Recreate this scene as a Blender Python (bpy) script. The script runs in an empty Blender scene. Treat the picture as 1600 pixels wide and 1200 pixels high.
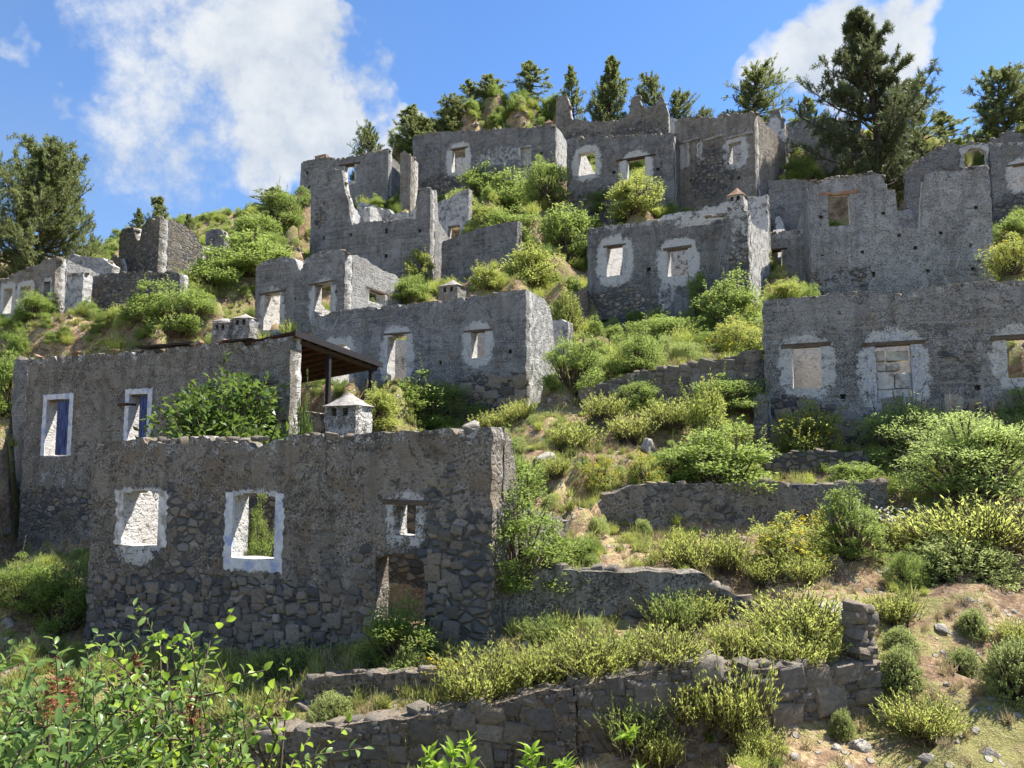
import bpy, math, random
import numpy as np
from mathutils import Vector, Matrix

R_ = math.radians
random.seed(7)
rng = np.random.default_rng(7)
scene = bpy.context.scene
COL = scene.collection

# ------------------------------------------------------------------ camera
FPX = 1250.0                      # focal length in pixels of the 1600 px wide photograph
PITCH = R_(5.5)
CP, SP = math.cos(PITCH), math.sin(PITCH)
cam_data = bpy.data.cameras.new('camera')
cam_data.sensor_width = 36.0
cam_data.lens = 36.0 * FPX / 1600.0
cam_data.clip_start = 0.05
cam_data.clip_end = 6000.0
cam = bpy.data.objects.new('camera', cam_data)
COL.objects.link(cam)
cam.location = (0, 0, 0)          # the eye is the origin; the ground lies below it
cam.rotation_euler = (R_(90) + PITCH, 0, 0)
scene.camera = cam

# ------------------------------------------------------------------ sky, sun, exposure
SUN_EL, SUN_AZ = 58.0, 74.0       # azimuth clockwise from the view direction
world = bpy.data.worlds.new('World')
scene.world = world
world.use_nodes = True

sun_data = bpy.data.lights.new('sun', 'SUN')
sun_data.energy = 5.0
sun_data.angle = R_(0.5)
sun_data.color = (1.0, 0.95, 0.87)
sun = bpy.data.objects.new('sun', sun_data)
COL.objects.link(sun)
sdir = Vector((math.sin(R_(SUN_AZ)) * math.cos(R_(SUN_EL)), math.cos(R_(SUN_AZ)) * math.cos(R_(SUN_EL)), math.sin(R_(SUN_EL))))
sun.rotation_euler = sdir.to_track_quat('Z', 'Y').to_euler()
sun.location = (40, 20, 60)

scene.view_settings.view_transform = 'Standard'
scene.view_settings.look = 'None'
scene.view_settings.exposure = 1.2
scene.view_settings.gamma = 1.0
scene.view_settings.use_curve_mapping = False
SKY_STRENGTH = 0.15
scene.render.engine = 'CYCLES'
scene.cycles.use_denoising = True
world.cycles.sampling_method = 'MANUAL'
world.cycles.sample_map_resolution = 512
scene.cycles.use_adaptive_sampling = True
scene.cycles.adaptive_threshold = 0.035
scene.cycles.max_bounces = 4
scene.cycles.diffuse_bounces = 2
scene.cycles.glossy_bounces = 2
scene.cycles.transmission_bounces = 3
scene.cycles.transparent_max_bounces = 6

# ------------------------------------------------------------------ helpers
def ray(u, v):
    a = (u - 800.0) / FPX
    b = (600.0 - v) / FPX
    return np.array([a, CP - b * SP, SP + b * CP])

def P(u, v, Y):
    d = ray(u, v)
    return d * (Y / d[1])

def sm(a, b, x):
    t = np.clip((x - a) / (b - a), 0, 1)
    return t * t * (3 - 2 * t)

def _hash(i, j, k, seed):
    n = (i * 374761393 + j * 668265263 + k * 2147483647 + seed * 1274126177) & 0xFFFFFFFF
    n = ((n ^ (n >> 13)) * 1274126177) & 0xFFFFFFFF
    n = n ^ (n >> 16)
    return (n & 0xFFFFFF) / float(0xFFFFFF)

def vn(x, y, z=0.0, seed=0):
    x, y, z = np.broadcast_arrays(np.asarray(x, float), np.asarray(y, float), np.asarray(z, float))
    xi, yi, zi = np.floor(x).astype(np.int64), np.floor(y).astype(np.int64), np.floor(z).astype(np.int64)
    fx, fy, fz = x - xi, y - yi, z - zi
    fx, fy, fz = fx * fx * (3 - 2 * fx), fy * fy * (3 - 2 * fy), fz * fz * (3 - 2 * fz)
    r = 0
    for dx in (0, 1):
        for dy in (0, 1):
            for dz in (0, 1):
                w = (fx if dx else 1 - fx) * (fy if dy else 1 - fy) * (fz if dz else 1 - fz)
                r = r + w * _hash(xi + dx, yi + dy, zi + dz, seed)
    return r

def fbm(x, y, z=0.0, seed=0, octv=3):
    r, a, t = 0, 1.0, 0
    for o in range(octv):
        f = 2.0 ** o
        r = r + a * vn(np.asarray(x) * f, np.asarray(y) * f, np.asarray(z) * f, seed + o * 17)
        t += a
        a *= 0.5
    return r / t

def tag(o, label=None, cat=None, group=None, kind=None):
    if label: o['label'] = label
    if cat: o['category'] = cat
    if group: o['group'] = group
    if kind: o['kind'] = kind
    return o

def empty(name, loc=(0, 0, 0), label=None, cat=None, group=None):
    o = bpy.data.objects.new(name, None)
    o.empty_display_size = 0.3
    COL.objects.link(o)
    o.location = loc
    return tag(o, label, cat, group)

def mesh_obj(name, verts, faces, mat, parent=None, smooth=None, link=True):
    me = bpy.data.meshes.new(name)
    me.from_pydata([tuple(v) for v in verts], [], [tuple(f) for f in faces])
    me.update()
    if mat is not None:
        for m in (mat if isinstance(mat, (list, tuple)) else [mat]):
            me.materials.append(m)
    if smooth is not None:
        me.polygons.foreach_set('use_smooth', [True] * len(me.polygons))
        if smooth < 180:
            me.set_sharp_from_angle(angle=R_(smooth))
    o = bpy.data.objects.new(name, me)
    if link: COL.objects.link(o)
    if parent: o.parent = parent
    return o

# node helper ---------------------------------------------------------
class NT:
    def __init__(s, tree):
        s.t = tree
        tree.nodes.clear()
    def n(s, kind, props=None, **ins):
        nd = s.t.nodes.new('ShaderNode' + kind)
        for k, v in (props or {}).items(): setattr(nd, k, v)
        for k, v in ins.items():
            key = int(k[1:]) if k[0] == '_' else k.replace('__', ' ')
            s.set(nd.inputs[key], v)
        return nd
    def set(s, sock, v):
        if isinstance(v, bpy.types.NodeSocket): s.t.links.new(v, sock)
        elif isinstance(v, (tuple, list)) and len(v) == 3 and sock.type == 'RGBA': sock.default_value = (*v, 1)
        else: sock.default_value = v
    def math(s, op, a, b=None, c=None, clamp=False):
        nd = s.n('Math', {'operation': op, 'use_clamp': clamp})
        s.set(nd.inputs[0], a)
        if b is not None: s.set(nd.inputs[1], b)
        if c is not None: s.set(nd.inputs[2], c)
        return nd.outputs[0]
    def mix(s, f, a, b, blend='MIX'):
        nd = s.n('Mix', {'data_type': 'RGBA', 'blend_type': blend})
        s.set(nd.inputs[0], f); s.set(nd.inputs[6], a); s.set(nd.inputs[7], b)
        return nd.outputs[2]
    def step(s, x, lo, hi):
        nd = s.n('MapRange', {'interpolation_type': 'SMOOTHSTEP'})
        s.set(nd.inputs[0], x); s.set(nd.inputs[1], lo); s.set(nd.inputs[2], hi)
        return nd.outputs[0]
    def ramp(s, x, stops, interp='LINEAR'):
        nd = s.n('ValToRGB')
        nd.color_ramp.interpolation = interp
        el = nd.color_ramp.elements
        while len(el) > 1: el.remove(el[-1])
        el[0].position = stops[0][0]; el[0].color = (*stops[0][1], 1)
        for p, c in stops[1:]:
            e = el.new(p); e.color = (*c, 1)
        s.set(nd.inputs[0], x)
        return nd.outputs[0]
    def noise(s, vec, scale, detail=4, rough=0.55, dist=0.0):
        nd = s.n('TexNoise', None, Scale=scale, Detail=detail, Roughness=rough, Distortion=dist)
        s.set(nd.inputs['Vector'], vec)
        return nd.outputs['Fac']
    def scaled(s, vec, sc):
        nd = s.n('VectorMath', {'operation': 'MULTIPLY'})
        s.set(nd.inputs[0], vec); nd.inputs[1].default_value = sc
        return nd.outputs[0]
    def out(s, shader, disp=None):
        nd = s.n('OutputMaterial'); s.t.links.new(shader, nd.inputs['Surface'])

def new_mat(name):
    m = bpy.data.materials.new(name)
    m.use_nodes = True
    return m, NT(m.node_tree)

# ------------------------------------------------------------------ world: sky with cumulus
def build_world():
    t = NT(world.node_tree)
    sky = t.n('TexSky', {'sky_type': 'NISHITA', 'sun_disc': False, 'sun_elevation': R_(SUN_EL), 'sun_rotation': R_(SUN_AZ),
                         'air_density': 1.0, 'dust_density': 0.35, 'ozone_density': 2.2, 'altitude': 300.0})
    tc = t.n('TexCoord')
    d = tc.outputs['Generated']
    warp = t.n('TexNoise', None, Scale=7.0, Detail=4.0, Roughness=0.62)
    t.set(warp.inputs['Vector'], d)
    off = t.n('VectorMath', {'operation': 'SUBTRACT'})
    t.set(off.inputs[0], warp.outputs['Color']); off.inputs[1].default_value = (0.5, 0.5, 0.5)
    offs = t.scaled(off.outputs[0], (0.16, 0.16, 0.16))
    dw = t.n('VectorMath', {'operation': 'ADD'})
    t.set(dw.inputs[0], d); t.set(dw.inputs[1], offs)
    dwv = dw.outputs[0]
    def blob(u, v, rx, k=1.0, soft=0.55):
        c = ray(u, v); c = c / np.linalg.norm(c)
        ds = t.n('VectorMath', {'operation': 'DISTANCE'})
        t.set(ds.inputs[0], dwv); ds.inputs[1].default_value = tuple(c)
        nd = t.n('MapRange', {'interpolation_type': 'SMOOTHSTEP'})
        t.set(nd.inputs[0], ds.outputs['Value']); nd.inputs[1].default_value = rx / FPX
        nd.inputs[2].default_value = rx / FPX * soft * 0.5; nd.inputs[3].default_value = 0; nd.inputs[4].default_value = k
        return nd.outputs[0]
    dens = None
    # one large cumulus, its ragged veil, a second smaller one to the right, then more of the same round the sky
    spots = [(400, 90, 150, 1), (330, 30, 150, .75), (440, 190, 130, 1), (465, 60, 100, 1), (505, 40, 60, .9), (520, 150, 60, .9), (510, 200, 70, 1), (515, 250, 48, .9), (470, 120, 90, 1), (480, 215, 85, .95), (280, 170, 190, .62), (420, 262, 70, .8), (250, 80, 170, .6), (560, 120, 60, .55), (575, 80, 40, .5), (85, 125, 30, .5), (0, 50, 40, .36), (165, 145, 40, .48), (515, 15, 30, .48),
             (240, -40, 130, .6), (610, 178, 55, .9), (640, 190, 40, .9), (570, 205, 35, .7),
             (1395, 55, 88, 1), (1325, 52, 80, 1), (1250, 112, 82, .95), (1190, 120, 50, .8), (1300, 150, 70, .6),
             (-500, 60, 220, 1), (-900, 200, 200, 1), (2300, 150, 260, 1), (800, -900, 300, 1), (2100, -700, 260, 1), (-400, -900, 280, .9)]
    for sp in spots:
        b = blob(*sp)
        dens = b if dens is None else t.math('MAXIMUM', dens, b)
    # unseen clouds behind the viewer, their cover widened to brighten the fill light
    back = t.noise(d, 2.2, 4, 0.6)
    sep = t.n('SeparateXYZ'); t.set(sep.inputs[0], d)
    bm = t.math('MULTIPLY', t.step(back, .50, .62), t.step(sep.outputs[1], .1, -.25))
    dens = t.math('MAXIMUM', dens, bm)
    nz = t.noise(d, 16.0, 6, 0.62)
    nz2 = t.noise(d, 60.0, 3, 0.65)
    edge = t.math('ADD', dens, t.math('MULTIPLY', t.math('SUBTRACT', nz, .5), 1.5))
    edge = t.math('ADD', edge, t.math('MULTIPLY', t.math('SUBTRACT', nz2, .5), .5))
    edge = t.math('MULTIPLY', edge, t.step(dens, 0.0, .3))
    cl = t.step(edge, .15, .92)
    # thin veil left of the big cloud
    veil = blob(190, 200, 520, .5, .1)
    shade = t.step(t.math('ADD', t.math('MULTIPLY', nz, .7), t.math('MULTIPLY', t.noise(dwv, 5.0, 2, .5), .5)), .35, .78)
    ccol = t.mix(shade, (1.55, 1.8, 2.15), (2.55, 2.65, 2.75))
    skyc = t.n('HueSaturation', None, Hue=0.497, Saturation=1.08, Value=.95, Fac=1.0, Color=sky.outputs[0]).outputs[0]
    skyc = t.mix(1.0, skyc, (.48, .57, .71), 'MULTIPLY')
    skyc = t.mix(t.math('MULTIPLY', veil, t.step(t.noise(d, 3.5, 3, .55), .2, .7)), skyc, (.95, 1.32, 1.95))
    fin = t.mix(t.math('MULTIPLY', cl, .97), skyc, ccol)
    bg = t.n('Background', None, Color=fin, Strength=SKY_STRENGTH)
    o = t.n('OutputWorld'); t.t.links.new(bg.outputs[0], o.inputs['Surface'])
build_world()
# ------------------------------------------------------------------ materials
def wall_mat(name, lo=(.15, .148, .145), hi=(.30, .295, .285), stone=1.0, warm=0.0, sc=1.0, lime=(.66, .64, .60), rubble_bias=0.0, pit=1.0, psc=9.0, lay=1.0, fsc=.85, gst=.8):
    m, t = new_mat(name)
    co = t.n('TexCoord').outputs['Object']
    at = t.n('Attribute', {'attribute_name': 'mask'})
    sp = t.n('SeparateColor'); t.set(sp.inputs[0], at.outputs['Color'])
    aR, aG, aB = sp.outputs[0], sp.outputs[1], sp.outputs[2]
    n1 = t.noise(co, .55, 3, .6)
    n2 = t.noise(co, 3.2, 4, .65)
    n3 = t.noise(co, 21.0, 3, .72)
    n4 = t.noise(co, 60.0, 1, .6)
    st = t.noise(t.scaled(co, (2.2, 2.2, .25)), 1.0, 3, .6)
    # worn lime plaster
    mixv = t.math('ADD', t.math('MULTIPLY', n1, .4), t.math('ADD', t.math('MULTIPLY', n2, .42), t.math('MULTIPLY', n3, .78)))
    pl = t.ramp(t.step(mixv, .64, .96), [(0, tuple(c * .5 for c in lo)), (.35, lo), (.72, hi), (1, tuple(min(.6, c * 1.3) for c in hi))])
    pl = t.mix(t.math('MULTIPLY', t.step(st, .5, .66), .5), pl, tuple(c * .62 for c in lo))
    ly = t.noise(t.scaled(co, (.35, .35, 7.5)), 1.0, 3, .65)
    pl = t.mix(t.math('MULTIPLY', t.step(ly, .53, .64), .38 * lay), pl, tuple(c * .6 for c in lo)); pl = t.mix(t.math('MULTIPLY', t.step(ly, .46, .38), .3 * lay), pl, tuple(min(.55, c * 1.15) for c in hi))
    wn = t.math('MULTIPLY', t.step(t.noise(co, 1.3, 3, .6, .6), .48, .70), .35 + .6 * warm)
    pl = t.mix(wn, pl, (.235, .175, .115))
    pv = t.n('TexVoronoi', {'feature': 'F1'}, Scale=psc, Randomness=1.0)
    t.set(pv.inputs['Vector'], t.scaled(co, (1, 1, 1.35)))
    pits = t.math('MULTIPLY', t.step(pv.outputs['Distance'], .28, .13), t.step(n2, .38, .48))
    pl = t.mix(t.math('MULTIPLY', pits, .8 * pit), pl, (.055, .05, .045))
    # little stones showing in the plaster
    pc = t.n('SeparateColor'); t.set(pc.inputs[0], pv.outputs['Color'])
    pl = t.mix(t.math('MULTIPLY', t.step(pc.outputs[0], .6, .7), t.math('MULTIPLY', t.step(pv.outputs['Distance'], .42, .3), .5)), pl, t.mix(pc.outputs[1], tuple(c * .65 for c in lo), (.32, .295, .25)))
    # flaked areas: the outer coat gone, the coarse under-coat showing
    pt = t.noise(co, fsc, 4, .6, .9)
    pm = t.step(t.math('ADD', pt, t.math('MULTIPLY', t.math('SUBTRACT', n3, .5), .10)), .515, .535)
    coat = t.mix(t.math('MULTIPLY', n3, .8), tuple(min(.5, c * .98) for c in hi), tuple(c * 1.05 for c in lo))
    coat = t.mix(t.math('MULTIPLY', t.step(st, .5, .62), .45), coat, tuple(c * .72 for c in lo))
    pl = t.mix(t.math('MULTIPLY', pm, .5), pl, coat)
    # hairline cracks
    cr = t.n('TexVoronoi', {'feature': 'DISTANCE_TO_EDGE'}, Scale=.75, Randomness=1.0)
    cw = t.n('VectorMath', {'operation': 'ADD'}); cn = t.n('TexNoise', None, Scale=3.0, Detail=3.0); t.set(cn.inputs['Vector'], co)
    t.set(cw.inputs[0], co); t.set(cw.inputs[1], t.scaled(cn.outputs['Color'], (.5, .5, .5))); t.set(cr.inputs['Vector'], cw.outputs[0])
    ck = t.math('MULTIPLY', t.step(cr.outputs['Distance'], .010, .003), t.step(n1, .53, .60))
    pl = t.mix(t.math('MULTIPLY', ck, .55), pl, (.035, .032, .03))
    # exposed rubble
    wv = t.n('VectorMath', {'operation': 'ADD'})
    nwc = t.n('TexNoise', None, Scale=2.5, Detail=1.0); t.set(nwc.inputs['Vector'], co)
    t.set(wv.inputs[0], co); t.set(wv.inputs[1], t.scaled(nwc.outputs['Color'], (.10, .10, .10)))
    sv_in = t.scaled(wv.outputs[0], (3.6 * sc, 3.6 * sc, 5.6 * sc))
    sv = t.n('TexVoronoi', {'feature': 'F1'}, Scale=1.0, Randomness=.95); t.set(sv.inputs['Vector'], sv_in)
    se = t.n('TexVoronoi', {'feature': 'DISTANCE_TO_EDGE'}, Scale=1.0, Randomness=.95); t.set(se.inputs['Vector'], sv_in)
    scs = t.n('SeparateColor'); t.set(scs.inputs[0], sv.outputs['Color'])
    stc = t.ramp(scs.outputs[0], [(0, (.07, .074, .08)), (.25, (.13, .13, .132)), (.45, (.19, .175, .15)), (.62, (.26, .21, .145)), (.8, (.21, .2, .19)), (1, (.36, .32, .26))])
    stc = t.mix(t.math('MULTIPLY', n3, .6), stc, t.mix(.5, stc, (.10, .095, .09)))
    mort = t.mix(n2, (.04, .036, .032), (.15, .138, .122))
    rub = t.mix(t.step(se.outputs['Distance'], .03, .11), mort, stc)
    rmask = t.step(t.math('ADD', t.math('ADD', aG, rubble_bias), t.math('ADD', t.math('MULTIPLY', t.math('SUBTRACT', n1, .5), 1.9), t.math('MULTIPLY', t.math('SUBTRACT', n2, .5), 1.9))), .42, .62)
    ghost = t.math('MULTIPLY', t.step(t.math('ADD', t.math('MULTIPLY', n2, .6), t.math('MULTIPLY', n1, .4)), .42, .58), t.math('SUBTRACT', .5, t.math('MULTIPLY', pm, .32)))
    rmask = t.math('MULTIPLY', t.math('MAXIMUM', rmask, t.math('MULTIPLY', ghost, gst)), stone)
    col = t.mix(rmask, pl, rub)
    # whitewash that is left, and blue paint on it
    lm = t.step(t.math('ADD', aR, t.math('ADD', t.math('MULTIPLY', t.math('SUBTRACT', n2, .5), 2.3), t.math('MULTIPLY', t.math('SUBTRACT', n3, .5), 1.7))), .34, .62)
    lc = t.mix(t.math('MULTIPLY', n3, .5), lime, tuple(c * .72 for c in lime))
    lc = t.mix(t.math('MULTIPLY', t.step(t.math('ADD', t.math('MULTIPLY', n2, .6), t.math('MULTIPLY', n3, .4)), .50, .62), .36), lc, (.30, .285, .26))
    lc = t.mix(t.math('MULTIPLY', t.step(n4, .55, .7), .35), lc, (.33, .30, .26))
    lm = t.math('MULTIPLY', lm, t.step(aR, .02, .2))
    col = t.mix(t.math('MULTIPLY', lm, .9), col, lc)
    bm = t.math('MULTIPLY', t.step(t.math('ADD', aB, t.math('MULTIPLY', t.math('SUBTRACT', n3, .5), 2.4)), .4, .8), t.step(aB, .02, .2))
    col = t.mix(t.math('MULTIPLY', bm, .7), col, (.17, .25, .52))
    bs = t.n('BsdfPrincipled', None, Roughness=.95)
    bs.inputs['Specular IOR Level'].default_value = .15
    t.set(bs.inputs['Base Color'], col)
    hp = t.math('ADD', t.math('MULTIPLY', n2, .5), t.math('ADD', t.math('MULTIPLY', n3, .45), t.math('ADD', t.math('MULTIPLY', n4, .15), t.math('MULTIPLY', ly, -.45))))
    hp = t.math('SUBTRACT', hp, t.math('MULTIPLY', pits, .5)); hp = t.math('ADD', hp, t.math('SUBTRACT', t.math('MULTIPLY', pm, .3), t.math('MULTIPLY', ck, .3)))
    hs = t.math('ADD', t.math('MULTIPLY', t.step(se.outputs['Distance'], 0, .2), .62), t.math('MULTIPLY', n3, .35))
    h = t.math('ADD', t.math('MULTIPLY', hp, t.math('SUBTRACT', 1.0, rmask)), t.math('MULTIPLY', hs, rmask))
    h = t.math('ADD', h, t.math('MULTIPLY', lm, .15))
    bp = t.n('Bump', None, Strength=1.0, Distance=.09); t.set(bp.inputs['Height'], h)
    t.set(bs.inputs['Normal'], bp.outputs[0])
    t.out(bs.outputs[0])
    return m

def simple_mat(name, a, b, scale=4.0, rough=.9, bump=.4, bdist=.03, stretch=(1, 1, 1), c=None, cscale=1.2, spec=.2):
    m, t = new_mat(name)
    co = t.scaled(t.n('TexCoord').outputs['Object'], stretch)
    n = t.noise(co, scale, 4, .65)
    n2 = t.noise(co, scale * 6, 2, .65)
    f = t.step(t.math('ADD', t.math('MULTIPLY', n, .7), t.math('MULTIPLY', n2, .4)), .35, .75)
    col = t.mix(f, a, b)
    if c is not None:
        col = t.mix(t.step(t.noise(co, cscale, 4, .6), .5, .64), col, c)
    bs = t.n('BsdfPrincipled', None, Roughness=rough)
    bs.inputs['Specular IOR Level'].default_value = spec
    t.set(bs.inputs['Base Color'], col)
    bp = t.n('Bump', None, Strength=bump, Distance=bdist)
    t.set(bp.inputs['Height'], t.math('ADD', n, t.math('MULTIPLY', n2, .4)))
    t.set(bs.inputs['Normal'], bp.outputs[0])
    t.out(bs.outputs[0])
    return m

def stone_mat(name='rubble_stone', warm=0.0):
    m, t = new_mat(name)
    co = t.n('TexCoord').outputs['Object']
    oi = t.n('ObjectInfo')
    base = t.ramp(oi.outputs['Random'], [(0, (.065, .064, .064)), (.16, (.11, .108, .104)), (.34, (.21, .19, .16)), (.52, (.30, .24, .165)), (.7, (.24, .22, .195)), (.86, (.33, .265, .185)), (1, (.42, .38, .32))])
    if warm: base = t.mix(warm, base, (.24, .195, .145))
    loc = t.n('VectorMath', {'operation': 'ADD'}); t.set(loc.inputs[0], co); t.set(loc.inputs[1], oi.outputs['Location'])
    n = t.noise(loc.outputs[0], 5.0, 6, .65)
    n2 = t.noise(loc.outputs[0], 26.0, 4, .7)
    col = t.mix(t.step(n, .3, .7), t.mix(.55, base, (.06, .055, .05)), base)
    col = t.mix(t.math('MULTIPLY', t.step(n2, .52, .72), .45), col, (.30, .28, .24))
    bs = t.n('BsdfPrincipled', None, Roughness=.93); bs.inputs['Specular IOR Level'].default_value = .2
    t.set(bs.inputs['Base Color'], col)
    bp = t.n('Bump', None, Strength=.7, Distance=.04); t.set(bp.inputs['Height'], t.math('ADD', n, t.math('MULTIPLY', n2, .5)))
    t.set(bs.inputs['Normal'], bp.outputs[0]); t.out(bs.outputs[0])
    return m

def leaf_mat(name, dark, mid, light, trans=.35, rough=.5, var=.25, spec=.35, tcol=None):
    """leaf colour by a per-leaf 'tint' value; each plant differs a little"""
    m, t = new_mat(name)
    at = t.n('Attribute', {'attribute_name': 'tint'})
    oi = t.n('ObjectInfo')
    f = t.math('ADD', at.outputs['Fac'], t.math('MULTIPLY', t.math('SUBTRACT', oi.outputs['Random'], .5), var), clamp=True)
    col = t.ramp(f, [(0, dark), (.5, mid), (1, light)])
    bs = t.n('BsdfPrincipled', None, Roughness=rough); bs.inputs['Specular IOR Level'].default_value = spec
    t.set(bs.inputs['Base Color'], col)
    tr = t.n('BsdfTranslucent')
    t.set(tr.inputs[0], t.mix(.6, col, tcol or tuple(min(1, c * 1.6) for c in light)))
    ms = t.n('MixShader'); ms.inputs[0].default_value = trans
    t.t.links.new(bs.outputs[0], ms.inputs[1]); t.t.links.new(tr.outputs[0], ms.inputs[2])
    t.out(ms.outputs[0])
    return m

def ground_mat():
    m, t = new_mat('hillside_soil')
    co = t.n('TexCoord').outputs['Object']
    n1 = t.noise(co, .22, 4, .6); n2 = t.noise(co, 1.4, 4, .65); n3 = t.noise(co, 9, 3, .7); n4 = t.noise(co, 45, 2, .7)
    soil = t.ramp(t.step(t.math('ADD', t.math('MULTIPLY', n2, .6), t.math('MULTIPLY', n3, .5)), .35, .8), [(0, (.12, .078, .05)), (.4, (.28, .19, .118)), (.7, (.42, .31, .20)), (1, (.52, .42, .29))])
    straw = t.mix(t.step(n3, .35, .65), (.30, .215, .10), (.50, .40, .22))
    green = t.mix(t.step(n4, .3, .7), (.10, .12, .03), (.25, .26, .08))
    col = t.mix(t.math('MULTIPLY', t.step(n2, .44, .6), .65), soil, straw)
    col = t.mix(t.math('MULTIPLY', t.step(t.math('ADD', n1, t.math('MULTIPLY', t.math('SUBTRACT', n2, .5), .9)), .48, .62), .7), col, green)
    vo = t.n('TexVoronoi', {'feature': 'F1'}, Scale=5.5); t.set(vo.inputs['Vector'], co)
    vc = t.n('SeparateColor'); t.set(vc.inputs[0], vo.outputs['Color'])
    rk = t.math('MULTIPLY', t.step(vc.outputs[0], .68, .74), t.step(vo.outputs['Distance'], .38, .26))
    rk = t.math('MULTIPLY', rk, t.step(n2, .36, .5))
    col = t.mix(t.math('MULTIPLY', rk, .85), col, t.mix(n3, (.20, .19, .18), (.50, .46, .40)))
    bs = t.n('BsdfPrincipled', None, Roughness=.97); bs.inputs['Specular IOR Level'].default_value = .1
    t.set(bs.inputs['Base Color'], col)
    bp = t.n('Bump', None, Strength=1.0, Distance=.12)
    t.set(bp.inputs['Height'], t.math('ADD', t.math('ADD', n2, t.math('MULTIPLY', n3, .55)), t.math('ADD', t.math('MULTIPLY', n4, .25), t.math('MULTIPLY', rk, .5))))
    t.set(bs.inputs['Normal'], bp.outputs[0]); t.out(bs.outputs[0])
    return m

M = {}
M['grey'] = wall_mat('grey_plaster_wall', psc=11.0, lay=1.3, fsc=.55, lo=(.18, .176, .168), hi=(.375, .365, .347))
M['front'] = wall_mat('brown_rubble_wall', psc=6.5, lay=.7, fsc=.6, lo=(.145, .127, .104), hi=(.34, .30, .243), warm=.7, rubble_bias=.2)
M['brown'] = wall_mat('brown_grey_wall', psc=7.5, lay=.6, fsc=1.2, lo=(.16, .143, .118), hi=(.36, .325, .272), warm=.45, rubble_bias=.12)
M['dark'] = wall_mat('dark_grey_wall', psc=9.0, lay=.8, fsc=.4, lo=(.14, .138, .134), hi=(.30, .296, .287), warm=.15, rubble_bias=.1)
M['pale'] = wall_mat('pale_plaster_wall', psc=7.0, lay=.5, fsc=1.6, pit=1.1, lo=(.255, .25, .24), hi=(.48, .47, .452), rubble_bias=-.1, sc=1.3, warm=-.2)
M['terrace'] = wall_mat('dry_rubble_wall', lo=(.16, .13, .098), hi=(.31, .255, .195), warm=.5, rubble_bias=.25, sc=1.1)
M['stone'] = stone_mat(); M['stone_brown'] = stone_mat('brown_terrace_stone', .5)
M['lime'] = simple_mat('limewash', (.44, .42, .39), (.70, .68, .645), 5, bump=.6, c=(.30, .27, .23), cscale=3.4)
M['lime_blue'] = simple_mat('limewash_blue', (.47, .47, .475), (.68, .675, .67), 6, bump=.55, c=(.32, .37, .54), cscale=2.6)
M['blue_paint'] = simple_mat('blue_shutter_paint', (.035, .045, .10), (.07, .09, .20), 3, bump=.3, stretch=(8, 8, .6), c=(.12, .16, .32), cscale=3)
M['wood'] = simple_mat('weathered_wood', (.035, .022, .015), (.10, .065, .04), 3, bump=.5, stretch=(1, 6, 6))
M['lintel_wood'] = simple_mat('old_lintel_wood', (.06, .045, .032), (.16, .125, .09), 3, bump=.6, stretch=(1, 6, 6))
M['plank'] = simple_mat('red_brown_plank', (.07, .025, .016), (.16, .06, .035), 3, bump=.4, stretch=(1, 7, 7))
M['post'] = simple_mat('dark_post_wood', (.016, .015, .018), (.04, .037, .04), 3, bump=.4, stretch=(5, 5, 1))
M['tile'] = simple_mat('roof_tile', (.17, .09, .055), (.36, .22, .14), 5, bump=.6, c=(.30, .27, .22))
M['sheet'] = simple_mat('dark_felt', (.02, .018, .018), (.06, .05, .048), 4, bump=.5)
M['rock'] = simple_mat('limestone_rock', (.22, .20, .175), (.46, .42, .36), 2.5, bump=.8, bdist=.06, c=(.16, .14, .115))
M['ground'] = ground_mat()
M['bark'] = simple_mat('bark', (.035, .027, .02), (.12, .095, .07), 5, bump=.8, stretch=(1, 1, .3))
M['twig'] = simple_mat('twig', (.07, .05, .035), (.17, .13, .09), 5, bump=.3)
M['pine_dark'] = leaf_mat('dark_pine_needles', (.03, .046, .022), (.075, .10, .042), (.18, .205, .085), .3, var=.2)
M['pine'] = leaf_mat('pine_needles', (.06, .088, .03), (.15, .19, .062), (.31, .34, .125), .4, var=.25)
M['bush'] = leaf_mat('bush_leaves', (.072, .118, .022), (.175, .25, .05), (.35, .43, .11), .45)
M['bushy'] = leaf_mat('yellow_green_leaves', (.11, .135, .025), (.265, .315, .06), (.46, .49, .13), .45)
M['sage'] = leaf_mat('sage_leaves', (.13, .155, .032), (.33, .375, .082), (.56, .59, .16), .48, rough=.65, var=.3)
M['dome'] = leaf_mat('spurge_leaves', (.12, .165, .05), (.28, .35, .11), (.49, .54, .20), .45, rough=.6)
M['spurge_light'] = leaf_mat('pale_spurge_leaves', (.11, .165, .045), (.26, .345, .095), (.44, .52, .17), .46, rough=.6)
M['flower'] = leaf_mat('yellow_flowers', (.35, .25, .01), (.55, .40, .015), (.68, .52, .03), .3, rough=.7)
M['dry'] = leaf_mat('dry_straw', (.17, .12, .06), (.33, .25, .13), (.52, .43, .25), .25, rough=.8)
M['twigdry'] = leaf_mat('dry_twigs', (.06, .047, .038), (.13, .105, .08), (.24, .20, .15), .15, rough=.8)
M['grass'] = leaf_mat('green_grass', (.09, .12, .03), (.25, .28, .07), (.46, .46, .16), .35, rough=.6)
M['fig'] = leaf_mat('glossy_leaves', (.025, .055, .012), (.065, .125, .022), (.19, .26, .05), .38, rough=.42, spec=.4)
M['tereb'] = leaf_mat('dark_glossy_leaves', (.04, .085, .024), (.11, .19, .045), (.23, .33, .08), .42, rough=.36, spec=.5)
M['young'] = leaf_mat('young_light_leaves', (.09, .16, .015), (.21, .33, .03), (.36, .48, .06), .5, rough=.42, spec=.45)
M['seed'] = leaf_mat('red_seed_heads', (.11, .035, .02), (.24, .085, .04), (.36, .17, .08), .25, rough=.7)
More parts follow.
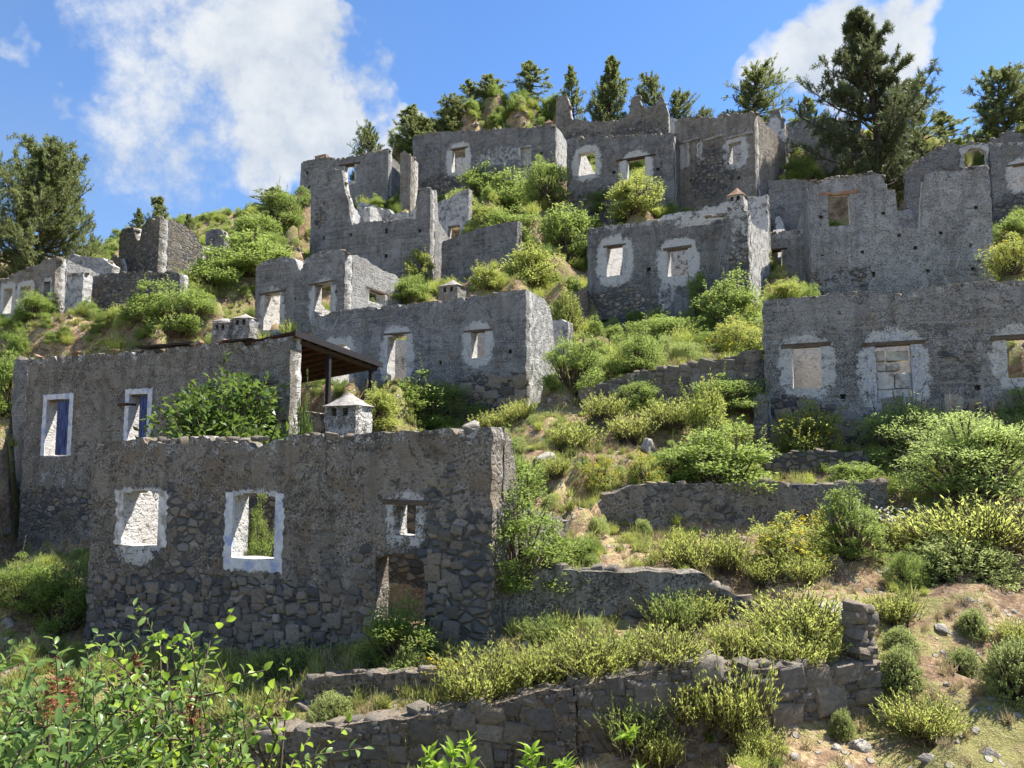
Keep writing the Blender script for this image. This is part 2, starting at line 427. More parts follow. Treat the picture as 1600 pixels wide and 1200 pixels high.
M['white_flower'] = leaf_mat('white_umbels', (.4, .42, .36), (.6, .6, .54), (.75, .75, .7), .3, rough=.7)
# ------------------------------------------------------------------ masonry
CTRL = []                          # ground points (x, y, z) the terrain passes through
FOOT = []                          # house footprints kept clear of plants: (origin, dir, normal, length, depth)

class Frame:
    """a wall seen from outside: O its lower-left end in plan, d along it, n into it"""
    def __init__(s, O, d):
        s.O = np.array(O[:2], float); s.d = np.array(d[:2], float); s.d /= np.linalg.norm(s.d)
        s.n = np.array([-s.d[1], s.d[0]])
    def sz(s, u, v):
        r = ray(u, v)
        t = s.O.dot(s.n) / r[:2].dot(s.n)
        p = r * t
        return (p[:2] - s.O).dot(s.d), p[2]
    def op(s, u0, v0, u1, v1, **k):
        um, vm = (u0 + u1) / 2, (v0 + v1) / 2
        return dict(s0=s.sz(u0, vm)[0], s1=s.sz(u1, vm)[0], z0=s.sz(um, v1)[1], z1=s.sz(um, v0)[1], **k)
    def world(s, a, y, z):
        p = s.O + s.d * a + s.n * y
        return (p[0], p[1], z)
    def rot(s):
        return math.atan2(s.d[1], s.d[0])

def poly(pts):
    xs = np.array([p[0] for p in pts], float); zs = np.array([p[1] for p in pts], float)
    for i in range(1, len(xs)):
        if xs[i] <= xs[i - 1]: xs[i] = xs[i - 1] + .01
    return lambda s: np.interp(s, xs, zs)

def build_wall(name, fr, length, top, zb, openings=(), thick=.55, cell=.1, mat='grey', parent=None, lime=(), rubble=(), blue=(),
               inside=.85, rough=.05, seed=1, front_lime=0.0, lime_pad=.34, disp=.02, top_lime=0.0, inr=0.0):
    """solid wall with real openings, uneven faces and a broken top; mask attribute = limewash, bare rubble, blue paint"""
    ns = max(2, int(length / cell)); S = np.linspace(0, length, ns + 1)
    topf = top if callable(top) else poly(top)
    T = topf(S) + (fbm(S * 2.2, seed * 3.1, 0, seed) - .5) * rough * .9 + (vn(S * 6.0, seed, 0, seed + 3) - .5) * rough * 1.5
    chip = sm(.66, .74, vn(S * 1.9, seed * 1.7, 0, seed + 8)) * .13 + sm(.72, .78, vn(S * .55, seed * .7, 0, seed + 9)) * .1
    T = T - chip * np.clip((rough - .04) / .01, 0, 1.4)
    zmax = T.max() + .01
    nz = max(2, int((zmax - zb) / cell)); Z = np.linspace(zb, zmax, nz + 1)
    for o in openings:
        for e in (o['s0'], o['s1']):
            if 0 < e < length: S[1:-1][np.argmin(abs(S[1:-1] - e))] = e
        for e in ((o['z0'],) if o.get('arch') else (o['z0'], o['z1'])):
            if zb < e < zmax: Z[1:-1][np.argmin(abs(Z[1:-1] - e))] = e
    S.sort(); Z.sort()
    T = np.interp(S, np.linspace(0, length, ns + 1), T)
    ZZ = np.repeat(Z[None, :], ns + 1, 0)
    def head(o, s):
        if not o.get('arch'): return o['z1'] + 0 * s
        w = (o['s1'] - o['s0']) / 2; c = (o['s0'] + o['s1']) / 2
        return o['z1'] - o['arch'] * np.clip(((s - c) / w) ** 2, 0, 1)
    for i in range(ns + 1):
        for o in openings:
            if o.get('arch') and o['s0'] - 1e-6 <= S[i] <= o['s1'] + 1e-6:
                h = head(o, S[i]); ZZ[i, np.argmin(abs(Z - h))] = h
        j = np.argmin(abs(Z - T[i])); ZZ[i, j:] = T[i]
    cs = (S[:-1] + S[1:])[:, None] / 2
    cz = (ZZ[:-1, :-1] + ZZ[1:, :-1] + ZZ[:-1, 1:] + ZZ[1:, 1:]) / 4
    hgt = np.maximum(ZZ[:-1, 1:] - ZZ[:-1, :-1], ZZ[1:, 1:] - ZZ[1:, :-1])
    D = np.zeros_like(cz)
    for o in openings:
        m = (cs > o['s0']) & (cs < o['s1']) & (cz > o['z0']) & (cz < head(o, cs))
        D[m] = o.get('depth', thick)
    D[hgt < 1e-4] = thick
    D = np.pad(D, 1, constant_values=thick)       # outside is air
    SS = np.repeat(S[:, None], nz + 1, 1)
    js = (vn(SS * 5, ZZ * 5, 1.5, seed) - .5) * .045; jz = (vn(SS * 5, ZZ * 5, 7.5, seed + 1) - .5) * .045
    js[0, :] = (vn(ZZ[0] * 4.5, seed + .3, 0, seed + 31) - .62) * -.09; js[-1, :] = (vn(ZZ[-1] * 4.5, seed + .7, 0, seed + 32) - .62) * .09
    dyf = (fbm(SS * 1.1, ZZ * 1.1, 3.3, seed + 5) - .5) * disp * 2.4 + (vn(SS * 6, ZZ * 6, 2.2, seed + 6) - .5) * disp * 1.3
    dyb = (fbm(SS * 1.1, ZZ * 1.1, 9.3, seed + 7) - .5) * disp * 2
    # masks
    L = np.full_like(ZZ, front_lime); G = np.zeros_like(ZZ); B = np.zeros_like(ZZ)
    for o in openings:
        pad = o.get('pad', lime_pad if o.get('depth', 9) > .45 else 0)
        if pad <= 0: continue
        dx = np.maximum(np.maximum(o['s0'] - SS, SS - o['s1']), 0); dz = np.maximum(np.maximum(o['z0'] - ZZ, ZZ - o['z1']), 0)
        dd = np.sqrt(dx * dx + dz * dz * .8)
        if pad >= .38:      # washed oval round the opening
            hw, hh = (o['s1'] - o['s0']) / 2 + pad, (o['z1'] - o['z0']) / 2 + pad
            e = (np.abs((SS - (o['s0'] + o['s1']) / 2) / hw) ** 2.5 + np.abs((ZZ - (o['z0'] + o['z1']) / 2) / hh) ** 2.5) ** .4
            dd = np.maximum(0, (e - .62) / .38) * pad
        L = np.maximum(L, sm(pad * 1.35, pad * .5, dd) * o.get('lime', .8))
        if o.get('blue'): B = np.maximum(B, sm(pad * 1.3, pad * .2, dd) * o['blue'])
    for (s, z, rs, rz, k) in lime: L = np.maximum(L, k * sm(1.15, .6, np.hypot((SS - s) / rs, (ZZ - z) / rz)))
    for (s, z, rs, rz, k) in rubble: G = np.maximum(G, k * sm(1.2, .55, np.hypot((SS - s) / rs, (ZZ - z) / rz)))
    for (s, z, rs, rz, k) in blue: B = np.maximum(B, k * sm(1.2, .4, np.hypot((SS - s) / rs, (ZZ - z) / rz)))
    if top_lime: L = np.maximum(L, top_lime * sm(.45, .1, T[:, None] - ZZ))
    L = np.where(G > .5, L * .6, L)
    verts, cols, idx, faces = [], [], {}, []
    def V(i, j, y):
        k = (i, j, y)
        r = idx.get(k)
        if r is None:
            f = y / thick
            verts.append((SS[i, j] + js[i, j], y + dyf[i, j] * (1 - f) + dyb[i, j] * f, ZZ[i, j] + jz[i, j] * (1 if ZZ[i, j] < T[i] - .01 else .3)))
            cols.append((L[i, j] if y < thick * .99 else max(inside, L[i, j]), G[i, j] if y < thick * .99 else inr, B[i, j] if y < thick * .99 else 0, 1))
            r = idx[k] = len(verts) - 1
        return r
    for i in range(ns):
        for j in range(nz):
            d = D[i + 1, j + 1]
            if d < thick:
                faces.append((V(i, j, d), V(i + 1, j, d), V(i + 1, j + 1, d), V(i, j + 1, d)))
                faces.append((V(i + 1, j, thick), V(i, j, thick), V(i, j + 1, thick), V(i + 1, j + 1, thick)))
            for (a, b, e) in ((1, 0, ((i, j), (i, j + 1))), (2, 1, ((i + 1, j), (i, j)))):
                pass
    # walls between cells of different depth
    for i in range(ns + 1):
        for j in range(nz):
            a, b = D[i, j + 1], D[i + 1, j + 1]
            if abs(a - b) > 1e-6 and abs(ZZ[i, j + 1] - ZZ[i, j]) > 1e-5:
                lo, hi = min(a, b), max(a, b)
                q = (V(i, j, lo), V(i, j, hi), V(i, j + 1, hi), V(i, j + 1, lo))
                faces.append(q if a < b else q[::-1])
    for i in range(ns):
        for j in range(nz + 1):
            a, b = D[i + 1, j], D[i + 1, j + 1]
            if abs(a - b) > 1e-6:
                lo, hi = min(a, b), max(a, b)
                q = (V(i, j, lo), V(i + 1, j, lo), V(i + 1, j, hi), V(i, j, hi))
                faces.append(q if a < b else q[::-1])
    faces2 = []
    for f in faces:
        g = []
        for k in f:
            if k not in g: g.append(k)
        if len(g) > 2: faces2.append(g)
    o = mesh_obj(name, verts, faces2, M[mat], parent, smooth=38)
    ca = o.data.color_attributes.new('mask', 'FLOAT_COLOR', 'POINT')
    ca.data.foreach_set('color', np.array(cols, np.float32).ravel())
    place(o, fr, parent)
    o['_fr'] = 0; del o['_fr']
    return o

def place(o, fr, parent=None, z=0.0, s=0.0, y=0.0):
    """put an object built in wall coordinates (along, into, up) into the world, below its parent Empty"""
    w = fr.world(s, y, z)
    if parent is not None:
        pl = parent.matrix_basis
        pp = parent.parent
        while pp is not None:
            pl = pp.matrix_basis @ pl; pp = pp.parent
        o.parent = parent
        mw = Matrix.Translation(w) @ Matrix.Rotation(fr.rot(), 4, 'Z')
        o.matrix_basis = pl.inverted() @ mw
    else:
        o.location = w; o.rotation_euler = (0, 0, fr.rot())

# individual stones -----------------------------------------------------
STONES = []
STONES_T = []
def make_stones():
    for k in range(14):
        r = np.random.default_rng(100 + k)
        b = .6 + .24 * r.random()
        vs, ids = [], {}
        for ax in range(3):
            for sg in (-1, 1):
                for p in (-1, 1):
                    for q in (-1, 1):
                        v = [0, 0, 0]; v[ax] = sg; v[(ax + 1) % 3] = p * b; v[(ax + 2) % 3] = q * b
                        ids[(ax, sg, p, q)] = len(vs); vs.append(v)
        vs = np.array(vs) * .5
        vs += (r.random(vs.shape) - .5) * .13
        vs[:, 0] *= 1 + .22 * (r.random() - .5) * np.sign(vs[:, 2]); vs[:, 2] += vs[:, 0] * (r.random() - .5) * .3
        fs = []
        for ax in range(3):
            for sg in (-1, 1):
                f = [ids[(ax, sg, -1, -1)], ids[(ax, sg, 1, -1)], ids[(ax, sg, 1, 1)], ids[(ax, sg, -1, 1)]]
                fs.append(f if sg > 0 else f[::-1])
        for ax in range(3):
            a2 = (ax + 1) % 3; a3 = (ax + 2) % 3
            for s1 in (-1, 1):
                for s2 in (-1, 1):
                    # edge between face (ax,s1) and face (a2,s2); runs along a3
                    e = [ids[(ax, s1, s2, -1)], ids[(ax, s1, s2, 1)], ids[(a2, s2, 1, s1)], ids[(a2, s2, -1, s1)]]
                    fs.append(e if s1 * s2 < 0 else e[::-1])
        for x in (-1, 1):
            for y in (-1, 1):
                for z in (-1, 1):
                    f = [ids[(0, x, y, z)], ids[(1, y, z, x)], ids[(2, z, x, y)]]
                    fs.append(f if x * y * z > 0 else f[::-1])
        me = bpy.data.meshes.new('stone')
        me.from_pydata([tuple(v) for v in vs], [], fs); me.update()
        me.polygons.foreach_set('use_smooth', [True] * len(me.polygons))
        me.set_sharp_from_angle(angle=R_(50)); m2 = me.copy(); me.materials.append(M['stone']); m2.materials.append(M['stone_brown'])
        STONES.append(me); STONES_T.append(m2)
make_stones()

def lay_stones(wall, test, s0, s1, z0, z1, wmin=.16, wmax=.42, hmin=.13, hmax=.26, out=.05, deep=.22, seed=1, limit=295, name='stone', pool=None):
    """uneven rubble set into the face of a wall: big stones first, smaller ones in the gaps; each its own part"""
    r = random.Random(seed); X = []; ar = (s1 - s0) * (z1 - z0)
    for (a, b, tries) in ((wmax * .85, wmax * 1.25, 16), (wmax * .6, wmax * .85, 34), (wmin, wmax * .6, 80), (wmin * .55, wmin, 120)):
        for _ in range(int(ar * tries)):
            if len(X) >= limit: break
            w = r.uniform(a, b); h = w * r.uniform(.5, .9); c = r.uniform(s0 + w * .45, s1 - w * .45); cz = r.uniform(z0, z1)
            if not test(c, cz): continue
            if X:
                A = np.array(X); q = np.abs((A[:, 0] - c) / (A[:, 2] + w) * 2) ** 2.6 + np.abs((A[:, 1] - cz) / (A[:, 3] + h) * 2) ** 2.6
                if (q < .86).any(): continue
            X.append((c, cz, w, h))
    for c, cz, w, h in X:
        o = bpy.data.objects.new(name, r.choice(pool or STONES)); COL.objects.link(o)
        o.parent = wall; dp = deep * min(1.2, .55 + w * 1.3)
        o.location = (c, dp / 2 - out * r.uniform(.4, 1.2) - w * .02, cz)
        o.rotation_euler = (r.choice((0, math.pi)) + r.uniform(-.1, .1), r.uniform(-.22, .22), r.choice((0, math.pi)) + r.uniform(-.1, .1))
        o.scale = (w * 1.06, dp, h * 1.08)
    return len(X)

def cap_stones(wall, top, s0, s1, thick, wmin=.18, wmax=.4, seed=3, limit=60, up=.02, pool=None):
    """loose stones along the broken top of a wall"""
    r = random.Random(seed); s = s0; n = 0
    tf = top if callable(top) else poly(top)
    while s < s1 and n < limit:
        w = r.uniform(wmin, wmax); h = w * r.uniform(.5, .8)
        if r.random() < .8:
            o = bpy.data.objects.new('stone', r.choice(pool or STONES)); COL.objects.link(o); o.parent = wall
            o.location = (s + w / 2, r.uniform(.1, thick * .55), float(tf(s + w / 2)) + up + r.uniform(-.08, .03))
            o.rotation_euler = (r.uniform(-.2, .2), r.uniform(-.25, .25), r.uniform(0, 6)); o.scale = (w, w * r.uniform(.7, 1.1), h); n += 1
        s += w * r.uniform(.85, 1.3)

# small timber and boxes in wall coordinates ---------------------------
def box_vf(x0, x1, y0, y1, z0, z1, jit=0.0, seed=0):
    r = random.Random(seed)
    v = [(x + r.uniform(-jit, jit), y + r.uniform(-jit, jit), z + r.uniform(-jit, jit)) for z in (z0, z1) for y in (y0, y1) for x in (x0, x1)]
    f = [(0, 2, 3, 1), (4, 5, 7, 6), (0, 1, 5, 4), (1, 3, 7, 5), (3, 2, 6, 7), (2, 0, 4, 6)]
    return v, f

def bevel_mesh(o, w=.012, seg=1):
    import bmesh
    bm = bmesh.new(); bm.from_mesh(o.data)
    bmesh.ops.bevel(bm, geom=bm.edges[:], offset=w, segments=seg, affect='EDGES', profile=.6)
    bm.to_mesh(o.data); bm.free()

def box_part(name, fr, parent, x0, x1, y0, y1, z0, z1, mat, jit=.01, bev=.015, seed=0):
    v, f = box_vf(x0, x1, y0, y1, z0, z1, jit, seed)
    o = mesh_obj(name, v, f, M[mat])
    if bev: bevel_mesh(o, bev)
    place(o, fr, parent)
    return o

def lintel(fr, parent, op, over=.22, h=.11, mat='lintel_wood', out=.025, tilt=0.0, dz=0.0, thick=.5):
    s0, s1, z = op['s0'] - over, op['s1'] + over, op['z1'] + dz
    v, f = box_vf(s0, s1, -out, thick * .6, z - h * .35, z + h * .65, .015, int(abs(s0 * 100)) + 1)
    v = [(a, b, c + (a - s0) * tilt) for a, b, c in v]
    o = mesh_obj('lintel', v, f, M[mat]); bevel_mesh(o, .015); place(o, fr, parent)
    return o

def ring_surround(fr, parent, op, w=.17, out=.018, mat='lime', seed=1, sides='LRTB', rag=.05, name='window_surround'):
    """a proud, ragged-edged band of limewashed plaster round an opening"""
    r = random.Random(seed)
    s0, s1, z0, z1 = op['s0'], op['s1'], op['z0'], op['z1']
    def strip(pts_in, pts_out):
        v, f = [], []
        for (a, b) in zip(pts_in, pts_out):
            v += [(a[0], -out, a[1]), (b[0], -out * .8, b[1]), (a[0], .05, a[1]), (b[0], .04, b[1])]
        for k in range(len(pts_in) - 1):
            q = 4 * k
            f += [(q, q + 1, q + 5, q + 4), (q + 1, q + 3, q + 7, q + 5), (q + 2, q, q + 4, q + 6)]
        e = 4 * (len(pts_in) - 1)
        f += [(0, 2, 3, 1), (e, e + 1, e + 3, e + 2)]
        o = mesh_obj(name, v, f, M[mat], smooth=30); place(o, fr, parent)
    n = 20
    J = lambda a=rag: r.uniform(-a, a) * r.choice((.4, .7, 1.25))
    if 'L' in sides: strip([(s0 - .004, z0 + (z1 - z0) * k / n) for k in range(n + 1)], [(s0 - w + J(), z0 + (z1 - z0) * k / n) for k in range(n + 1)])
    if 'R' in sides: strip([(s1 + .004, z0 + (z1 - z0) * k / n) for k in range(n + 1)][::-1], [(s1 + w + J(), z0 + (z1 - z0) * k / n) for k in range(n + 1)][::-1])
    if 'T' in sides: strip([(s0 - w + (s1 - s0 + 2 * w) * k / n, z1 + .004) for k in range(n + 1)], [(s0 - w + (s1 - s0 + 2 * w) * k / n, z1 + w + J(.03)) for k in range(n + 1)])
    if 'B' in sides: strip([(s0 - w + (s1 - s0 + 2 * w) * k / n, z0 - .004) for k in range(n + 1)][::-1], [(s0 - w + (s1 - s0 + 2 * w) * k / n, z0 - w * 1.1 + J(.06)) for k in range(n + 1)][::-1])

class House:
    caps = True
    def __init__(s, label, L, YL, R, YR, depth, zbL, zbR, cell, mat='grey', zback=None, cat='ruined house', thick=.55, name='ruined_house', floor=None, foot=True):
        s.PL, s.PR = P(L[0], L[1], YL), P(R[0], R[1], YR)
        s.fr = Frame(s.PL, s.PR - s.PL)
        s.len = float(np.linalg.norm((s.PR - s.PL)[:2])); s.D = depth; s.t = thick; s.mat = mat; s.cell = cell
        s.zbL, s.zbR = zbL, zbR; s.zb = min(zbL, zbR) - .9
        s.zback = zback if zback is not None else max(zbL, zbR) + depth * .45
        s.root = tag(empty(name, (s.PL[0], s.PL[1], min(zbL, zbR)), label, cat), kind='thing')
        s.root.rotation_euler = (0, 0, s.fr.rot())
        f = s.fr
        s.frR = Frame(f.O + f.d * s.len + f.n * thick, f.n)
        s.frL = Frame(f.O + f.n * (depth - thick), -f.n)
        s.frB = Frame(f.O + f.d * s.len + f.n * depth, -f.d)
        if foot: FOOT.append((f.O, f.d, f.n, s.len, depth))
        for k in np.linspace(0, 1, max(3, int(s.len / .9) + 1)):
            zf = zbL + (zbR - zbL) * k
            for y, z in ((-.3, zf), (-.9, zf - .12)):
                CTRL.append((*(f.O + f.d * k * s.len + f.n * y), z))
            if depth > 2:
                fl = floor if floor is not None else zf + .2
                for y in np.arange(.8, depth - .25, .75): CTRL.append((*(f.O + f.d * (.7 + k * (s.len - 1.4)) + f.n * y), fl))
                CTRL.append((*(f.O + f.d * k * s.len + f.n * (depth + .5)), s.zback)); CTRL.append((*(f.O + f.d * k * s.len + f.n * (depth + 1.5)), s.zback + .5))
        if depth > 2:
            for y in np.arange(.6, depth, 1.2):
                k = y / depth
                CTRL.append((*(f.O + f.d * (s.len + .6) + f.n * y), zbR + (s.zback - zbR) * k)); CTRL.append((*(f.O - f.d * .6 + f.n * y), zbL + (s.zback - zbL) * k))
    def tops(s, px):
        return [s.fr.sz(u, v) for u, v in px]
    def front(s, px, ops=(), **k):
        s.top = s.tops(px); s.ztL, s.ztR = s.top[0][1], s.top[-1][1]
        s.ops = list(ops)
        k.setdefault('mat', s.mat)
        s.wall = build_wall('front_wall', s.fr, s.len, s.top, s.zb, s.ops, s.t, s.cell, parent=s.root, seed=int(abs(s.PL[0] * 13 + s.PL[1])) + 1, **k)
        if s.caps: cap_stones(s.wall, s.top, .05, s.len - .1, s.t, .16, .16 + .0045 * min(60, s.PL[1]), int(abs(s.PL[0] * 17)) + 3, 38, up=-.06, pool=STONES_T)
        return s.wall
    def right(s, prof=((0, 0), (1, -.4)), ops=(), **k):
        ln = s.D - 2 * s.t; k.setdefault('mat', s.mat)
        return build_wall('side_wall', s.frR, ln, [(f * ln, s.ztR + dz) for f, dz in prof], s.zb, ops, s.t, s.cell, parent=s.root, seed=int(abs(s.PL[1] * 7)) + 11, **k)
    def left(s, prof=((0, 0), (1, -.4)), ops=(), **k):
        ln = s.D - 2 * s.t; k.setdefault('mat', s.mat)
        return build_wall('side_wall', s.frL, ln, [((1 - f) * ln, s.ztL + dz) for f, dz in prof][::-1], s.zb, ops, s.t, s.cell, parent=s.root, seed=int(abs(s.PL[1] * 5)) + 23, **k)
    def back(s, prof=((0, -.3), (1, -.3)), ops=(), **k):
        zt = max(s.ztL, s.ztR); k.setdefault('mat', s.mat)
        return build_wall('back_wall', s.frB, s.len, [((1 - f) * s.len, zt + dz) for f, dz in prof][::-1], s.zb, ops, s.t, s.cell, parent=s.root, seed=int(abs(s.PL[1] * 3)) + 37, **k)
    def hole(s, u, v, w=.14, h=.16):
        a, z = s.fr.sz(u, v)
        return dict(s0=a - w / 2, s1=a + w / 2, z0=z - h / 2, z1=z + h / 2, depth=.3, pad=0)

def pyramid_cap(fr, parent, x0, x1, y0, y1, z0, z1, mat='tile', over=.06, dome=False):
    cx, cy = (x0 + x1) / 2, (y0 + y1) / 2; v, f = [], []
    rings = 6; nseg = 16
    for k in range(rings):
        q = k / (rings - 1)
        e = 1 - q if not dome else math.sqrt(max(0, 1 - q * q))
        for a in range(nseg):
            an = 2 * math.pi * a / nseg
            c, s_ = math.cos(an), math.sin(an); mx = max(abs(c), abs(s_)); sq = (1 - q) * .8
            m = sq / mx + (1 - sq)
            j = 1 + .06 * math.sin(a * 7 + k * 3)
            v.append((cx + c * m * ((x1 - x0) / 2 + over) * max(e, .03) * j, cy + s_ * m * ((y1 - y0) / 2 + over) * max(e, .03) * j, z0 + (z1 - z0) * q))
    for k in range(rings - 1):
        for a in range(nseg):
            b = (a + 1) % nseg
            f.append((k * nseg + a, k * nseg + b, (k + 1) * nseg + b, (k + 1) * nseg + a))
    f.append(tuple(range(nseg))[::-1]); f.append(tuple((rings - 1) * nseg + a for a in range(nseg)))
    o = mesh_obj('chimney_cap', v, f, M[mat], smooth=40); place(o, fr, parent)
    return o

def chimney(fr, parent, x0, x1, y0, y1, z0, z1, zc, mat='brown', dome=False, slots=True, name='chimney', lime=.5, capmat='tile'):
    """square flue with smoke slots under a cap: flue is the part, cap its sub-part"""
    w = x1 - x0; d = y1 - y0
    hs = min(.22, (z1 - z0) * .3)
    ops = [dict(s0=w * .22, s1=w * .40, z0=z1 - .08 - hs, z1=z1 - .08, depth=.22, pad=0), dict(s0=w * .58, s1=w * .76, z0=z1 - .08 - hs, z1=z1 - .08, depth=.22, pad=0)] if slots else []
    f2 = Frame(fr.world(x0, y0, 0), fr.d)
    o = build_wall(name, f2, w, [(0, z1), (w, z1)], z0, ops, d, min(.09, w / 8), mat, parent, lime=((w * .5, z0 + .3, w, .9, lime),), rough=.01, inside=lime, front_lime=lime * .75, seed=int(abs(x0 * 31)) + 5, disp=.008)
    cap = pyramid_cap(fr, None, x0, x1, y0, y1, z1 - .015, zc, capmat, dome=dome)
    cap.parent = o
    mw = Matrix.Translation(fr.world(0, 0, 0)) @ Matrix.Rotation(fr.rot(), 4, 'Z')
    pw = parent.matrix_basis.copy() if parent else Matrix()
    cap.matrix_basis = (pw @ o.matrix_basis).inverted() @ mw
    return o
# ------------------------------------------------------------------ the ruins
def H_front():
    h = House('large roofless rubble stone house in front, arched doorway and white edged windows', (148, 690), 20.0, (770, 668), 15.1, 3.9, -4.75, -3.65, .075, 'front', zback=-.9, floor=-3.6, thick=.46)
    f = h.fr
    w1 = f.op(192, 766, 248, 853, pad=.07, lime=1.0); w2 = f.op(364, 770, 430, 873, pad=.07, lime=1.0); w3 = f.op(616, 786, 649, 838, pad=.24, lime=.62)
    door = f.op(586, 864, 664, 1030, arch=.16, pad=0)
    w1['arch'] = .10; w2['arch'] = .08
    tops = [(148, 692), (200, 686), (240, 684), (420, 682), (520, 678), (600, 675), (690, 672), (770, 668)]
    a, z = f.sz(300, 960); b, zb = f.sz(700, 920)
    wall = h.front(tops, [w1, w2, w3, door], top_lime=.34, rubble=((a, z - .3, 4.6, 1.5, .75), (b, zb, 1.3, 1.4, .6), (a - 1, z + 1.6, 3, 1.4, .38)),
                   lime=((w1['s0'] + .5, w1['z0'] - .15, .75, .35, .8), (w2['s0'] + .5, w2['z0'] - .12, .8, .22, .85)), blue=((w1['s1'], w1['z0'], .25, .3, .45), (w2['s0'] - .1, w2['z0'], .2, .3, .5)), disp=.03, inside=.2)
    ring_surround(f, h.root, w1, .26, .022, 'lime', 2, 'LR', .07); ring_surround(f, h.root, w2, .23, .022, 'lime_blue', 3, 'LRB', .05)
    lintel(f, h.root, w3, .28, .09, thick=.5)
    h.left(((0, 0), (.35, -.25), (.6, -1.3), (1, -1.5)), inside=.95)
    h.right(((0, 0), (.1, -.08), (.17, -.5), (.28, -1.5), (1, -1.9)), inside=.7, front_lime=.2)
    h.back(((0, -1.2), (.5, -1.0), (1, -1.9)), [dict(s0=1.3, s1=1.75, z0=-2.05, z1=-1.5, pad=.2)], inside=0, inr=.9)
    dr = [(door['s0'], door['s1'])]
    def test(s, z):
        u_ok = z < -2.92 + .045 * s + .12 * math.sin(s * 1.7)
        if s > door['s0'] - .12 and s < door['s1'] + .1: return False
        if s > door['s1'] and s < door['s1'] + .75: return z < -1.25
        if s > door['s1'] + .75: return False
        if s > door['s0'] - .5: return z < -1.75
        return u_ok
    lay_stones(h.wall, test, 0.0, door['s1'] + 1.0, -4.9, -1.1,  .09, .28, .13, .27, .055, .2, 5, pool=STONES_T + STONES[:3])
    # chimney that rises behind the front wall
    x0, zt = f.sz(506, 616); x1, _ = f.sz(560, 616)
    def at(u, v, y):
        r = ray(u, v); t = (f.O + f.n * y).dot(f.n) / r[:2].dot(f.n); p = r * t
        return (p[:2] - f.O).dot(f.d), p[2]
    y = 4.1
    x0, z1 = at(507, 634, y); x1, _ = at(556, 634, y); _, zc = at(532, 610, y)
    chimney(f, h.root, x0, x1, y, y + .75, -1.6, z1, zc, 'brown', lime=.55, capmat='rock')
    return h

